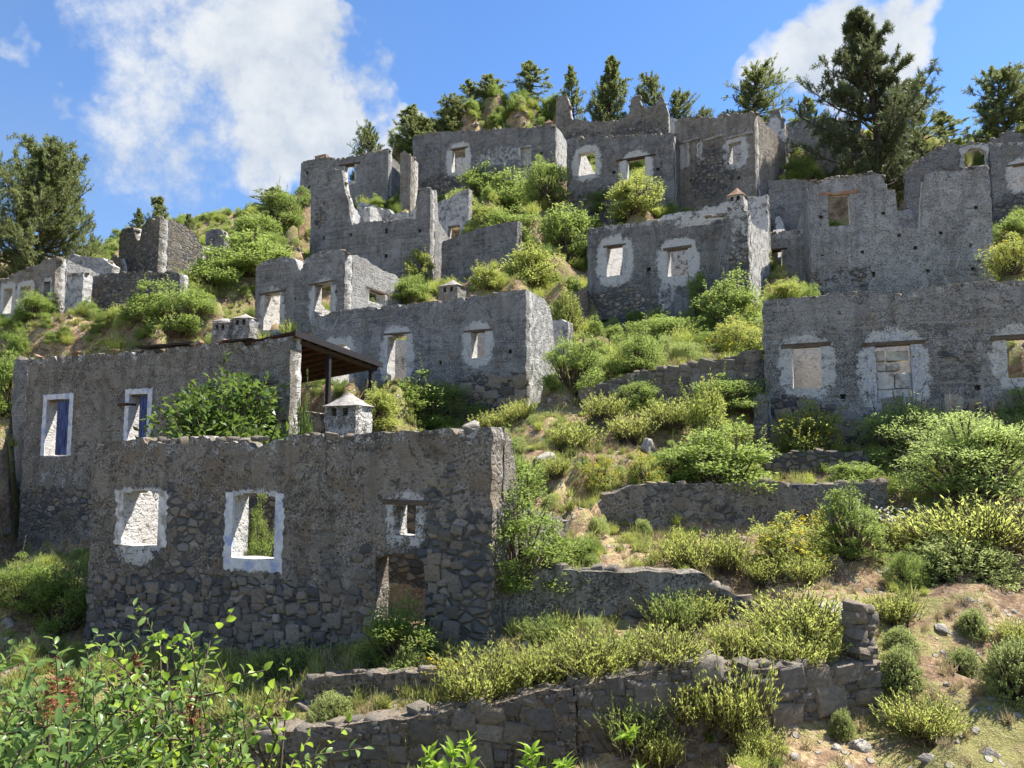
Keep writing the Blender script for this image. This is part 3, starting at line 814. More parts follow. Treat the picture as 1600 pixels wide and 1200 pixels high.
def H_porch():
    h = House('long rubble house with blue shuttered windows and a timber porch roof', (44, 560), 29.2, (455, 528), 25.0, 5.9, -3.6, -2.0, .09, 'brown', zback=3.2, floor=-1.0)
    f = h.fr
    w1 = f.op(72, 624, 107, 712, pad=.06, lime=1.0, blue=.3); w2 = f.op(201, 616, 230, 700, pad=.06, lime=1.0, blue=.3); w3 = f.op(404, 598, 425, 622, pad=0)
    a, z = f.sz(80, 760)
    h.front([(44, 562), (100, 556), (150, 553), (230, 547), (300, 541), (400, 533), (455, 527)], [w1, w2, w3], top_lime=.4,
            rubble=((a, z - .8, 3, 1.0, .55),), lime=((f.sz(90, 740)[0], z + .3, 1.2, .4, .35),), blue=())
    ring_surround(f, h.root, w1, .19, .03, 'lime_blue', 12, 'LRT', .02); ring_surround(f, h.root, w2, .19, .03, 'lime_blue', 13, 'LRT', .02)
    lintel(f, h.root, w3, .25, .09)
    # board lintel and a loose beam end at the second window
    lintel(f, h.root, dict(s0=w2['s0'] - .35, s1=w2['s0'] - .1, z1=w2['z1'] - .35), .1, .1, 'wood', .12)
    for w, half in ((w1, .64), (w2, .56)):
        ws = w['s1'] - w['s0']; x0 = w['s1'] - ws * half; x1 = w['s1'] - .02
        fr2 = None
        sh = box_part('shutter', f, h.root, x0, x1, .10, .14, w['z0'] + .02, w['z1'] - .04, 'blue_paint', .004, .006)
        # boards of the shutter
        nb = 3
        for k in range(nb):
            a0 = x0 + (x1 - x0) * k / nb + .008; a1 = x0 + (x1 - x0) * (k + 1) / nb - .008
            v, fc = box_vf(a0, a1, .082, .101, w['z0'] + .04, w['z1'] - .06, .003, k)
            b = mesh_obj('board', v, fc, M['blue_paint']); b.parent = sh
        hd = box_part('window_head', f, h.root, w['s0'] + .005, w['s1'] - .005, .06, .5, w['z1'] - .06, w['z1'] - .005, 'lintel_wood', .004, .004)
    h.left(((0, 0), (1, -.3))); h.back(((0, -.2), (.62, -.2), (.66, -1.9), (1, -2.3)), inside=.5)
    # open-sided loggia behind the right end of the facade: inner wall, posts, board roof
    W = 3.5; y1 = 5.3; zt = h.ztR; slx = .13; sly = -.078
    fi = Frame(f.world(h.len - W, h.t, 0), f.n)
    build_wall('inner_wall', fi, h.D - 2 * h.t, [(0, zt - .5), (h.D - 2 * h.t, zt - .8)], h.zb, [dict(s0=1.9, s1=2.8, z0=-1.0, z1=1.7, pad=.25, lime=.95)], .5, .1, 'pale', h.root, front_lime=.5)
    x0, x1 = h.len - W + .02, h.len + .16
    zz = lambda x, y: zt + .05 + (x - h.len) * slx + y * sly
    def member(name, xa, xb, ya, yb, th, up, mat, parent=None, jit=.006):
        v, fc = box_vf(xa, xb, ya, yb, 0, th, jit, int(abs(xa * 91 + ya * 37)))
        return mesh_obj(name, [(p[0], p[1], p[2] + up + zz(p[0], p[1])) for p in v], fc, M[mat], parent)
    rf = member('porch_roof', x0, x1, .02, y1, .04, .10, 'sheet', None, 0); place(rf, f, h.root)
    n = 22
    for k in range(n):                      # boards laid along the porch, seen from below
        xa = x0 + (x1 - x0) * k / n + .007; xb = x0 + (x1 - x0) * (k + 1) / n - .007
        member('board', xa, xb, .05, y1 - .03, .022, .076, 'plank', rf)
    for k in range(9):                      # rafters across it
        ya = .1 + k * (y1 - .25) / 8
        member('rafter', x0, x1 - .05, ya, ya + .09, .12, -.046, 'wood', rf)
    member('eave_board', x1 - .002, x1 + .035, -.05, y1 + .05, .20, -.05, 'post', rf, .008)
    for yy in (2.1, 4.85):
        box_part('porch_post', f, h.root, h.len - .09, h.len + .05, yy - .07, yy + .07, -1.4, zz(h.len, yy) - .17, 'post', .006, .01)
    bm_ = member('porch_beam', h.len - .1, h.len + .04, .5, y1 - .1, .12, -.168, 'wood'); place(bm_, f, h.root)
    bm_ = member('porch_beam', x0, h.len - .12, 4.78, 4.9, .12, -.17, 'wood'); place(bm_, f, h.root)
    # dark felt and broken tiles on the wall top
    for (u0, u1, dv) in ((216, 306, 3), (352, 398, 2)):
        s0, za = f.sz(u0, np.interp(u0, [44, 455], [560, 527]) - dv); s1, zb2 = f.sz(u1, np.interp(u1, [44, 455], [560, 527]) - dv)
        v, fc = box_vf(s0, s1, -.12, .45, 0, .06, .02, u0)
        v = [(p[0], p[1], p[2] + za - .03 + (p[0] - s0) * (zb2 - za) / (s1 - s0)) for p in v]
        o = mesh_obj('roof_felt', v, fc, M['sheet']); place(o, f, h.root)
    r = random.Random(4)
    for u in (308, 312, 345, 349, 120, 180, 62):
        s0, za = f.sz(u, np.interp(u, [44, 455], [560, 527]) - 1)
        v, fc = box_vf(-.14, .14, -.12, .1, -.02, .03, .025, u)
        o = mesh_obj('roof_tile', v, fc, M['tile']); place(o, f, h.root)
        o.matrix_basis = o.matrix_basis @ Matrix.Translation((s0, -.03, za + .02)) @ Matrix.Rotation(r.uniform(-.5, .5), 4, 'Y')
    return h

def H_mid():
    h = House('grey plastered ruin at the middle of the slope, three whitewashed window recesses', (487, 490), 34.8, (822, 452), 30.0, 4.6, .6, 1.7, .1, 'grey', zback=5.1, floor=1.6)
    f = h.fr
    w0 = f.op(512, 538, 546, 600, arch=.2, pad=.3, lime=.9); w1 = f.op(605, 522, 635, 594, arch=.12, pad=.42, lime=.95, blue=.2); w2 = f.op(735, 517, 758, 560, pad=.42, lime=.9)
    a, z = f.sz(770, 620)
    h.front([(487, 491), (540, 484), (600, 478), (650, 474), (700, 468), (760, 460), (822, 452)], [w0, w1, w2, h.hole(688, 566), h.hole(797, 549)], top_lime=.3,
            rubble=((a, z, 3.2, 1.1, .85), (f.sz(660, 610)[0], z, 1.6, .8, .5)))
    lintel(f, h.root, w2, .3, .08); lintel(f, h.root, w1, .2, .08)
    h.left(((0, 0), (1, -.6)), inside=.95); h.back(((0, -.9), (1, -.5)), inside=.8)
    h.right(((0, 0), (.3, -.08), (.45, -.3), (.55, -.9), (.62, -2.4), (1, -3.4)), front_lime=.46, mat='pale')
    def test(s, zz): return zz < 3.05 + .15 * math.sin(s * 2.1) and s > f.sz(700, 600)[0]
    lay_stones(h.wall, test, 0, h.len - .02, .9, 3.3, .2, .5, .15, .3, .05, .2, 15)
    # squat chimney standing behind the wall top
    def at(u, v, y):
        r = ray(u, v); t = (f.O + f.n * y).dot(f.n) / r[:2].dot(f.n); p = r * t
        return (p[:2] - f.O).dot(f.d), p[2]
    x0, z1 = at(686, 447, 1.2); x1, _ = at(715, 447, 1.2); zc = at(700, 435, 1.2)[1]
    chimney(f, h.root, x0, x1, 1.2, 1.9, z1 - 2.2, z1, zc, 'brown', lime=.3, capmat='rock')
    return h

def H_side():
    h = House('small ruin with two tall window gaps and a long sunlit flank', (400, 415), 40.5, (540, 390), 38.0, 7.6, 5.6, 6.3, .12, 'grey', zback=9.3, floor=7.0)
    f = h.fr
    w1 = f.op(412, 459, 437, 515, pad=.4, lime=.72); w2 = f.op(491, 444, 516, 505, pad=.4, lime=.72)
    h.front([(400, 418), (404, 413), (425, 405), (440, 402), (461, 403), (466, 418), (470, 426), (476, 405), (490, 394), (520, 390), (540, 391)], [w1, w2, h.hole(461, 466), h.hole(525, 456), h.hole(457, 508)], top_lime=.4, front_lime=.12)
    lintel(f, h.root, w1, .35, .12, tilt=.05); lintel(f, h.root, w2, .4, .12, tilt=.05)
    fr = h.frR
    w3 = fr.op(577, 455, 602, 474, pad=.1)
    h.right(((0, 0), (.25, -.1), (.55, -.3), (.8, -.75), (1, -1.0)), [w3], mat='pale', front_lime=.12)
    lintel(fr, h.root, w3, .3, .12)
    h.left(((0, -.2), (.4, -1), (1, -1.6)), inside=.7); h.back(((0, -1.4), (1, -1.1)), inside=.6)
    return h

def H_tower():
    h = House('grey ruin with a tall square corner and a long low wall, dotted with beam holes', (487, 262), 52.0, (673, 292), 48.5, 6.0, 12.8, 10.4, .15, 'grey', zback=16.6, floor=11.5)
    f = h.fr
    h.front([(487, 262), (512, 263), (535, 262), (537, 280), (540, 303), (545, 305), (546, 348), (600, 345), (650, 341), (652, 295), (673, 292)],
            [h.hole(u, v, .2, .22) for u, v in ((505, 318), (505, 333), (548, 368), (603, 362), (656, 361), (603, 400), (506, 372))], rubble=((.8, 16.5, 1.2, 1.5, .35),))
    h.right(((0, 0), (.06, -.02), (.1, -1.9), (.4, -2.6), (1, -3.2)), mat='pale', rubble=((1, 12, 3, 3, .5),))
    h.back(((0, -.6), (.3, -1.6), (.33, -2.0), (.7, -1.7), (.9, -1.1), (1, -.9)), [dict(s0=.7, s1=1.6, z0=13, z1=16.2)], inside=.55, mat='pale')
    h.left(((0, 0), (.3, -.6), (1, -2)))
    # broken cross wall inside, its lit end showing above the front wall
    fr = Frame(f.world(4.0, 1.0, 0), f.n)
    build_wall('cross_wall', fr, 2.6, [(0, 16.7), (.7, 16.9), (1.6, 16.2), (2.6, 15.8)], 11, (), .5, .15, 'pale', h.root, front_lime=.6)
    return h

def W_single(label, pts, YL, YR, zbL, zbR, mat='dark', cell=.12, thick=.55, name='ruined_wall', cat='ruined wall', ops=(), depth=.55, **k):
    h = House(label, pts[0], YL, pts[-1], YR, depth, zbL, zbR, cell, mat, cat=cat, name=name, thick=thick)
    h.front(pts, [h.fr.op(*o[:4], **(o[4] if len(o) > 4 else {})) if isinstance(o, tuple) else o for o in ops], **k)
    return h

def H_upper_row():
    # uppermost left
    h = House('high corner ruin on the ridge edge with one gap window, against the clouds', (470, 250), 64.0, (607, 232), 61.0, 4.5, 18.6, 19.6, .18, 'grey', zback=22)
    w = h.fr.op(538, 257, 554, 287, pad=.15)
    h.front([(470, 252), (490, 249), (497, 246), (518, 246), (522, 249), (560, 241), (607, 232)], [w, h.hole(480, 270, .22, .25), h.hole(483, 292, .22, .25)])
    lintel(h.fr, h.root, w, .5, .16, 'wood'); h.back(((0, -.6), (1, -.8))); h.left(((0, 0), (1, -.4))); h.right(((0, -.4), (1, -1)))
    box_part('chimney_stub', h.fr, h.root, 1.25, 2.35, .1, .5, h.ztL - .4, h.ztL + .32, 'tile', .08, .03)
    # long ridge house
    h = House('long dark ruin below the wooded top, one white framed window gap', (645, 212), 62.0, (868, 195), 57.5, 5.0, 19.9, 20.3, .17, 'dark', zback=24)
    w1 = h.fr.op(706, 232, 727, 268, pad=.6, lime=.85); w2 = h.fr.op(813, 230, 829, 256, pad=.12, depth=.35)
    h.front([(645, 214), (662, 207), (760, 202), (868, 195)], [w1, w2, h.hole(845, 240, .2, .25), h.hole(850, 257, .2, .25)], lime=((h.fr.sz(780, 245)[0], h.fr.sz(780, 245)[1], 2.6, .9, .46),), rubble=((3, 21.2, 6, 1.3, .75),))
    h.right(((0, 0), (1, -.3)), mat='pale', front_lime=.6); h.left(((0, 0), (1, -.3))); h.back(((0, -.4), (1, -.3)), inside=.75)
    lintel(h.fr, h.root, w1, .25, .12)
    def pot():
        s, z = h.fr.sz(856, 190)
        chimney(h.fr, h.root, s - .3, s + .3, .1, .5, z - .4, z - .05, z + .3, 'brown', slots=False, lime=.1)
    pot()
    # pillar left of it
    W_single('narrow broken stone pillar left of the long ridge ruin', [(625, 240), (632, 234), (642, 242)], 58.2, 58.0, 18.4, 18.6, 'brown', .15, 1.6, 'stone_pillar', 'stone pillar', depth=1.6)
    # pair of two-storey fronts
    h = House('dark two storey ruin high up, two whitewashed windows with greenery behind', (885, 216), 52.0, (1052, 207), 49.0, 5.0, 15.2, 15.4, .14, 'dark', zback=20, floor=16.4)
    w1 = h.fr.op(904, 237, 930, 273, pad=.5, lime=.9, arch=.1); w2 = h.fr.op(979, 247, 1008, 281, pad=.55, lime=.9)
    h.front([(885, 217), (890, 214), (960, 212), (1010, 209), (1052, 207)], [w1, w2, h.hole(959, 269, .2, .2), h.hole(1028, 264, .2, .2)], rubble=((2.5, 16.5, 4, 1.6, .7),), top_lime=.2)
    h.right(((0, 0), (1, 0))); h.left(((0, 0), (1, -1))); h.back(((0, -3.2), (.3, -3.4), (.7, -3.2), (1, -3)), inside=.7)
    lintel(h.fr, h.root, w2, .7, .12, 'wood')
    h = House('tall ruin joined at its right, cracked cornice and a half blocked window', (1054, 186), 50.6, (1178, 175), 47.0, 5.2, 14.8, 15.2, .13, 'brown', zback=20.5, floor=16)
    w1 = h.fr.op(1139, 222, 1158, 255, pad=.5, lime=.9)
    n1 = h.fr.op(1066, 225, 1073, 258, pad=.2, depth=.12, lime=.95); n2 = h.fr.op(1091, 225, 1095, 252, pad=.16, depth=.1, lime=.95)
    h.front([(1054, 187), (1095, 181), (1097, 184), (1130, 180), (1133, 177), (1178, 174)], [w1, n1, n2, h.hole(1154, 278, .2, .2), h.hole(1079, 282, .16, .16), h.hole(1116, 281, .16, .16)], rubble=((h.fr.sz(1115, 270)[0], h.fr.sz(1115, 270)[1], 1.9, 2.2, .75),))
    for (u0, u1, dv) in ((1055, 1095, 1), (1096, 1130, -1), (1131, 1177, 0)):
        s0, za = h.fr.sz(u0, np.interp(u0, [1054, 1178], [226, 214]) + dv); s1, _ = h.fr.sz(u1, 218)
        box_part('cornice', h.fr, h.root, s0 + .02, s1 - .02, -.09, .1, za - .06, za + .08, 'rock', .02, .02, u0)
    h.right(((0, 0), (1, -.6))); h.left(((0, 0), (1, -1))); h.back(((0, -1), (1, -.6)), inside=.7)
    s, z = h.fr.sz(1110, 175)
    chimney(h.fr, h.root, s - .25, s + .25, 1.5, 2.0, z - 1.8, z + .35, z + .5, 'brown', slots=False, lime=.1)
    W_single('dark plain wall stub right of the cracked cornice ruin', [(1178, 193), (1200, 190), (1204, 172), (1220, 170), (1222, 188), (1226, 189)], 53.0, 52.0, 18.2, 18.2, 'dark', .16, lime=((1.35, 22.6, .5, .8, .9),))
    W_single('stained pale wall under the big pine', [(1226, 190), (1260, 187), (1310, 184), (1345, 190)], 55.0, 53.0, 17.5, 17.0, 'pale', .16, front_lime=.3, rubble=((1, 20, 1.4, 1.2, .8), (4, 18.5, 3, 1, .7)))
    W_single('rounded pale wall end below the dark wall stub', [(1176, 252), (1190, 248), (1210, 247), (1222, 256), (1226, 275)], 50.5, 50.0, 16.6, 16.6, 'pale', .14)
    W_single('low dark wall shaded by the big pine', [(1200, 282), (1240, 280), (1290, 284)], 46, 45, 13.3, 13.2, 'dark', .15)
    # skyline ruin
    h = House('jagged broken ruin on the skyline among the pines', (868, 152), 66.0, (1044, 160), 62.0, 6.0, 24.4, 24.4, .17, 'brown', zback=27.0, floor=25)
    h.front([(868, 160), (874, 150), (884, 147), (889, 160), (892, 186), (940, 190), (965, 187), (982, 178), (987, 152), (997, 149), (1003, 166), (1016, 169), (1026, 160), (1032, 150), (1038, 156), (1044, 178)], rubble=((2, 26, 3, 2, .7), (7, 26, 3, 2, .8)))
    h.back(((0, -.1), (.2, -.3), (.55, -.9), (.62, .3), (.75, .4), (.8, -.6), (1, -1)), inside=.8); h.left(((0, 0), (1, -.6)), inside=.6); h.right(((0, -1.5), (.5, -.4), (1, -1)), inside=.6)

def H_centre_right():
    h = House('grey ruin with two white ringed windows and a chimney at its right corner', (917, 357), 40.0, (1168, 330), 36.0, 5.0, 6.2, 6.8, .11, 'dark', zback=10.2, floor=7.2)
    f = h.fr
    w1 = f.op(948, 384, 973, 431, pad=.62, lime=.88, blue=.28); w2 = f.op(1043, 388, 1075, 431, pad=.6, lime=.88, blue=.22)
    h.front([(917, 358), (960, 351), (1000, 347), (1040, 343), (1090, 338), (1135, 334), (1168, 331)], [w1, w2, h.hole(1014, 421, .22, .2), h.hole(945, 505, .6, .35)], top_lime=.5,
            rubble=((1.5, 7.4, 2.6, 1.4, .8), (f.sz(1160, 430)[0], f.sz(1160, 430)[1], .7, 2.4, .85)), lime=((f.sz(1155, 370)[0], f.sz(1155, 370)[1], .5, 1.2, .55), (f.sz(1040, 460)[0], f.sz(1040, 460)[1], .5, 1.2, .5), (f.sz(1090, 345)[0], f.sz(1090, 345)[1], 1.5, .3, .75)))
    lintel(f, h.root, w1, .18, .1); lintel(f, h.root, w2, .2, .14)
    h.left(((0, 0), (1, .6)), inside=1.0); h.back(((0, 1.4), (.5, 1.6), (1, 1.9)), inside=.72)
    h.right(((0, -.1), (.3, -.3), (.5, -.2), (1, .3)), mat='pale', front_lime=.55)
    x0, z1 = f.sz(1136, 306); x1, _ = f.sz(1161, 306); _, zc = f.sz(1149, 289)
    chimney(f, h.root, x0, x1, .02, .8, f.sz(1149, 338)[1] + .02, z1, zc, 'brown', lime=.6)
    # beside it
    h = House('small roofless annexe with a doorway between the two larger ruins', (1195, 365), 42.0, (1262, 357), 41.0, 4.2, 8.5, 8.5, .12, 'pale', zback=11.5, floor=8.6)
    d = h.fr.op(1199, 391, 1222, 455, pad=.1)
    h.front([(1195, 368), (1200, 362), (1240, 360), (1262, 357)], [d], lime=((1, 12.1, 1.4, .5, .6),))
    lintel(h.fr, h.root, d, .3, .1, 'wood')
    h.back(((0, 1.9), (.12, 2.0), (.3, 1.0), (.34, .3), (.62, .3), (.68, 1.5), (.85, 1.9), (1, 1.0)), inside=.6); h.left(((0, 0), (1, 1.5)), inside=.7)
    h = House('broad pale roofless house front with a broken window gap and many beam holes', (1263, 282), 39.0, (1546, 260), 37.2, 5.2, 7.2, 7.2, .11, 'pale', zback=11.0, floor=8.5)
    f = h.fr
    w1 = f.op(1294, 302, 1329, 353, pad=0)
    holes = [h.hole(u, v, .17, .17) for u, v in ((1282, 340), (1380, 333), (1405, 369), (1430, 386), (1470, 364), (1525, 324), (1515, 383), (1285, 399), (1347, 394), (1365, 430), (1450, 424), (1520, 420))]
    h.front([(1263, 283), (1300, 277), (1365, 268), (1378, 275), (1387, 293), (1399, 296), (1401, 357), (1440, 356), (1442, 273), (1480, 266), (1546, 259)], [w1] + holes, rubble=((1, 8.8, 3, 1.0, .65), (f.sz(1530, 420)[0], f.sz(1530, 420)[1], 1, .6, .5), (f.sz(1330, 272)[0], f.sz(1330, 272)[1], 1.8, .2, .8), (f.sz(1500, 262)[0], f.sz(1500, 262)[1], 1.6, .2, .8)))
    lintel(f, h.root, w1, .45, .14, 'tile')
    h.left(((0, -.2), (1, -1))); h.right(((0, 0), (1, -.6)), front_lime=.3)
    h.back(((0, -2.4), (.3, -2.2), (.5, -1.6), (.6, -.6), (1, -.2)), inside=.25)
    cap_stones(h.wall, poly(h.top[:4]), .1, f.sz(1378, 280)[0], .55, .14, .3, 31, 30, up=0); cap_stones(h.wall, poly(h.top[8:]), f.sz(1444, 280)[0], h.len - .1, .55, .14, .3, 33, 30, up=0)
    h = House('grey ruin at the right edge with wooden lintels over three windows and fading blue limewash', (1190, 468), 26.0, (1775, 425), 22.2, 5.2, .35, -.4, .08, 'grey', zback=4.2, floor=1.6)
    f = h.fr
    w1 = f.op(1238, 541, 1283, 604, pad=.5, lime=.8); w2 = f.op(1369, 538, 1425, 622, pad=.6, lime=.75, blue=.45); w3 = f.op(1574, 527, 1635, 590, pad=.5, lime=.8, blue=.3)
    a, z = f.sz(1330, 660)
    h.front([(1190, 469), (1230, 465), (1270, 463), (1345, 455), (1372, 460), (1400, 455), (1450, 447), (1520, 440), (1600, 438), (1775, 425)], [w1, w2, w3, h.hole(1317, 620, .15, .15), h.hole(1528, 606, .15, .15)], top_lime=.34,
            rubble=((f.sz(1230, 640)[0], f.sz(1230, 640)[1] - .2, 1.2, .8, .9), (f.sz(1490, 640)[0], 1.0, 3.4, .8, .75), (f.sz(1490, 590)[0], 2.5, 1.0, 1.2, .35)))
    lintel(f, h.root, w1, .32, .13, tilt=.02); lintel(f, h.root, w2, .4, .13, tilt=.01); lintel(f, h.root, w3, .4, .14, tilt=.02)
    h.left(((0, 0), (1, -.3)), inside=1.0); h.right(); h.back(((0, -.3), (.25, -.3), (.5, -.9), (.75, -2.8), (1, -2.8)), inside=.95)
    def test(s, zz): return zz < 1.75 and not (2.2 < s < 3.6 and zz > 1.2)
    lay_stones(h.wall, test, 0.0, 8.6, .2, 1.8, .2, .48, .15, .28, .045, .2, 45, limit=220)
    # blocks seen in the second window: a blocking of squared stones with joints
    bx = [(0, .48, 0, .28), (.5, 1.0, -.0, .30), (0, .52, .30, .86), (.56, 1.04, .33, .80), (.02, .28, .89, 1.15), (.32, .72, .88, 1.12), (0, .28, 1.2, 1.55), (.34, 1.0, 1.2, 1.5)]
    for k, (x0, x1, z0, z1) in enumerate(bx):
        ws = (w2['s1'] - w2['s0']) / 1.06
        box_part('block', f, h.root, w2['s0'] + .02 + x0 * ws, w2['s0'] + .02 + x1 * ws, .42, .9, w2['z0'] + z0 + .01, w2['z0'] + min(z1, 1.53), 'lime', .015, .02, k)
    W_single('stone gatepost at the left end of the blue limewashed ruin', [(1176, 616), (1186, 612), (1197, 616)], 25.2, 25.0, -.2, -.2, 'dark', .09, .6, 'stone_pillar', 'stone pillar')

def H_right_top():
    h = House('ruin behind the broad pale front, small arched window under a sloping broken top', (1412, 265), 47.0, (1546, 222), 45.4, 4, 13.2, 13.2, .15, 'dark', zback=16)
    w = h.fr.op(1507, 231, 1541, 259, arch=.25, pad=.3, lime=.7)
    h.front([(1412, 268), (1440, 246), (1462, 232), (1480, 222), (1500, 220), (1546, 221)], [w], top_lime=.3); h.back(((0, -2), (1, -.8)), inside=.5)
    h = House('dark plastered ruin at the far right edge with one window gap', (1546, 222), 44.0, (1690, 220), 42.0, 4.5, 12.4, 12.0, .13, 'dark', zback=15)
    w = h.fr.op(1583, 256, 1612, 292, pad=.4, lime=.85)
    h.front([(1546, 223), (1580, 222), (1690, 219)], [w], top_lime=.5, rubble=((2, 13.5, 4, 1.5, .8),)); h.back(); h.left(); lintel(h.fr, h.root, w, .3, .1)
    h = House('gabled stub of a ruin below the right hand pine', (1545, 215), 52.0, (1620, 205), 51.0, 2.5, 19, 19, .16, 'dark', zback=20)
    h.front([(1545, 219), (1560, 212), (1580, 202), (1598, 208), (1620, 214)]); h.back(((0, -.5), (1, -.5)))

def H_left():
    h = House('ruined terrace house at the far left under the pine, three whitewashed window gaps', (-60, 455), 44.0, (88, 402), 40.0, 5.0, 6.9, 7.3, .12, 'brown', zback=10.2, floor=8)
    ws = [h.fr.op(5, 451, 18, 490, pad=.34, lime=.95), h.fr.op(30, 449, 47, 492, pad=.34, lime=.95), h.fr.op(68, 440, 78, 472, pad=.2, lime=.7), h.fr.op(-40, 460, -26, 495, pad=.34, lime=.95)]
    h.front([(-60, 458), (0, 436), (40, 420), (62, 412), (70, 404), (88, 402)], ws)
    h.back(((0, -1), (1, -.8)), inside=.7); h.right(((0, 0), (1, -.7)), mat='pale'); h.left()
    W_single('whitish plaster wall with broken top behind the terrace house', [(104, 400), (112, 396), (120, 400), (160, 403), (176, 416)], 43.0, 42.2, 8.6, 8.6, 'pale', .13, front_lime=.42)  # whitish plaster; its sunlit look is put into the colour as heavy limewash
    W_single('low whitewashed corner wall beside the terrace house', [(104, 428), (131, 425)], 39.8, 39.4, 7.2, 7.2, 'pale', .1, front_lime=.6)
    W_single('long dark retaining wall below the skyline tower', [(131, 434), (160, 429), (200, 425), (248, 424), (252, 430), (258, 425), (278, 424), (282, 432)], 41.0, 38.6, 7.2, 7.4, 'dark', .12, rubble=((3, 8.5, 4, 1.5, .7),), rough=.09)
    h = House('weathered rubble tower corner on the left skyline', (187, 360), 49.5, (250, 338), 46.5, 3.4, 9.4, 9.4, .13, 'brown', zback=11.5, floor=10)
    h.front([(187, 362), (193, 355), (209, 356), (212, 372), (218, 378), (222, 356), (228, 346), (250, 338)], rubble=((2, 12, 4, 4, .55),), rough=.1)
    h.right(((0, 0), (.4, -.12), (.75, -.5), (1, -1.3)), rubble=((2, 12, 4, 4, .5),), rough=.1); h.left(((0, -.5), (1, -1.5))); h.back(((0, -1.5), (1, -1.2)))
    W_single('tumbled stub of wall left of the skyline tower', [(170, 405), (176, 396), (184, 398), (188, 412)], 47.5, 47.2, 9.6, 9.6, 'brown', .12)
    W_single('low broken wall on the skyline right of the tower', [(322, 362), (330, 357), (345, 358), (350, 366)], 51, 50.6, 12.6, 12.8, 'dark', .14)
    h = House('dark shaded house wall at the left edge beside the porch house', (-90, 684), 31.4, (62, 666), 30.1, 3, -3.9, -3.8, .1, 'dark', zback=-1, floor=-3)
    h.front([(-90, 686), (0, 673), (20, 668), (62, 668)], rubble=((3.5, -1.5, 4, 1.6, .5),), lime=((h.fr.sz(2, 760)[0], h.fr.sz(2, 760)[1], .3, .7, .8),)); h.back(((0, -.5), (1, -.5)))
    W_single('short plastered wall end left of the porch house', [(22, 562), (34, 556), (45, 556)], 30.6, 30.4, -.5, -.5, 'grey', .1)
    # two chimneys that stand behind the porch house
    for (u0, u1, v1, vc, lab, dm) in ((331, 357, 505, 496, 'squat domed chimney left of the pair behind the porch house', True), (362, 391, 497, 489, 'broad flat topped chimney right of the pair behind the porch house', False)):
        Y = 32.5; p0, p1 = P(u0, v1, Y), P(u1, v1, Y - .2)
        fr = Frame(p0, p1 - p0); root = empty('chimney', (p0[0], p0[1], 3.0), lab, 'chimney'); root.rotation_euler = (0, 0, fr.rot())
        w = float(np.linalg.norm((p1 - p0)[:2]))
        chimney(fr, root, 0, w, 0, .65, 2.6, p0[2], P(u0, vc, Y)[2], 'brown', dome=dm, lime=.5, name='flue', capmat='rock')

def terrace(label, px, YL, YR, zbL, zbR, thick=.6, cell=.09, stones=True, zup=0.0, seed=1, hm=.26, wm=.5, mat='terrace', limit=290, up_off=True, smin=.16, name='terrace_wall', rough=.035, ywarp=None, skip=None, **k):
    """dry-laid retaining wall: ground lies at its foot in front and near its top behind"""
    p0, p1 = P(*px[0], YL), P(*px[-1], YR)
    fr = Frame(p0, p1 - p0); ln = float(np.linalg.norm((p1 - p0)[:2]))
    top = [fr.sz(u, v) for u, v in px]; tf = poly(top)
    root = empty(name, (p0[0], p0[1], min(zbL, zbR)), label, 'retaining wall'); root['kind'] = 'thing'; root.rotation_euler = (0, 0, fr.rot())
    w = build_wall('wall_core', fr, ln, top, min(zbL, zbR) - .8, (), thick, cell, mat, root, rough=rough, seed=seed, inside=0, disp=.03, **k)
    if not stones: cap_stones(w, tf, 0.05, ln - .1, thick, .14, .32, seed + 1, 55, up=-.02, pool=STONES_T)
    for q in np.linspace(0, 1, max(3, int(ln / .5) + 1)):
        s = q * ln; zb = zbL + (zbR - zbL) * q
        for y, z in ((-.25, zb), (-.8, zb - .08)): CTRL.append((*fr.world(s, y, z)[:2], z))
        if up_off:
            for y, z in ((thick + .02, float(tf(s)) - .10 + zup), (thick + .8, float(tf(s)) + .02 + zup)): CTRL.append((*fr.world(s, y, z)[:2], z))
    if stones:
        lay_stones(w, lambda s, z: z < float(tf(s)) - .1 and (skip is None or not skip(s, z)), 0, ln, min(zbL, zbR) - .05, max(z for _, z in top), smin, wm, .12, hm, .035, .22, seed, limit, pool=STONES_T)
        cap_stones(w, tf, 0.05, ln - .1, thick, .16, .36, seed + 1, 60, up=0, pool=STONES_T)
    return root, fr, tf, w

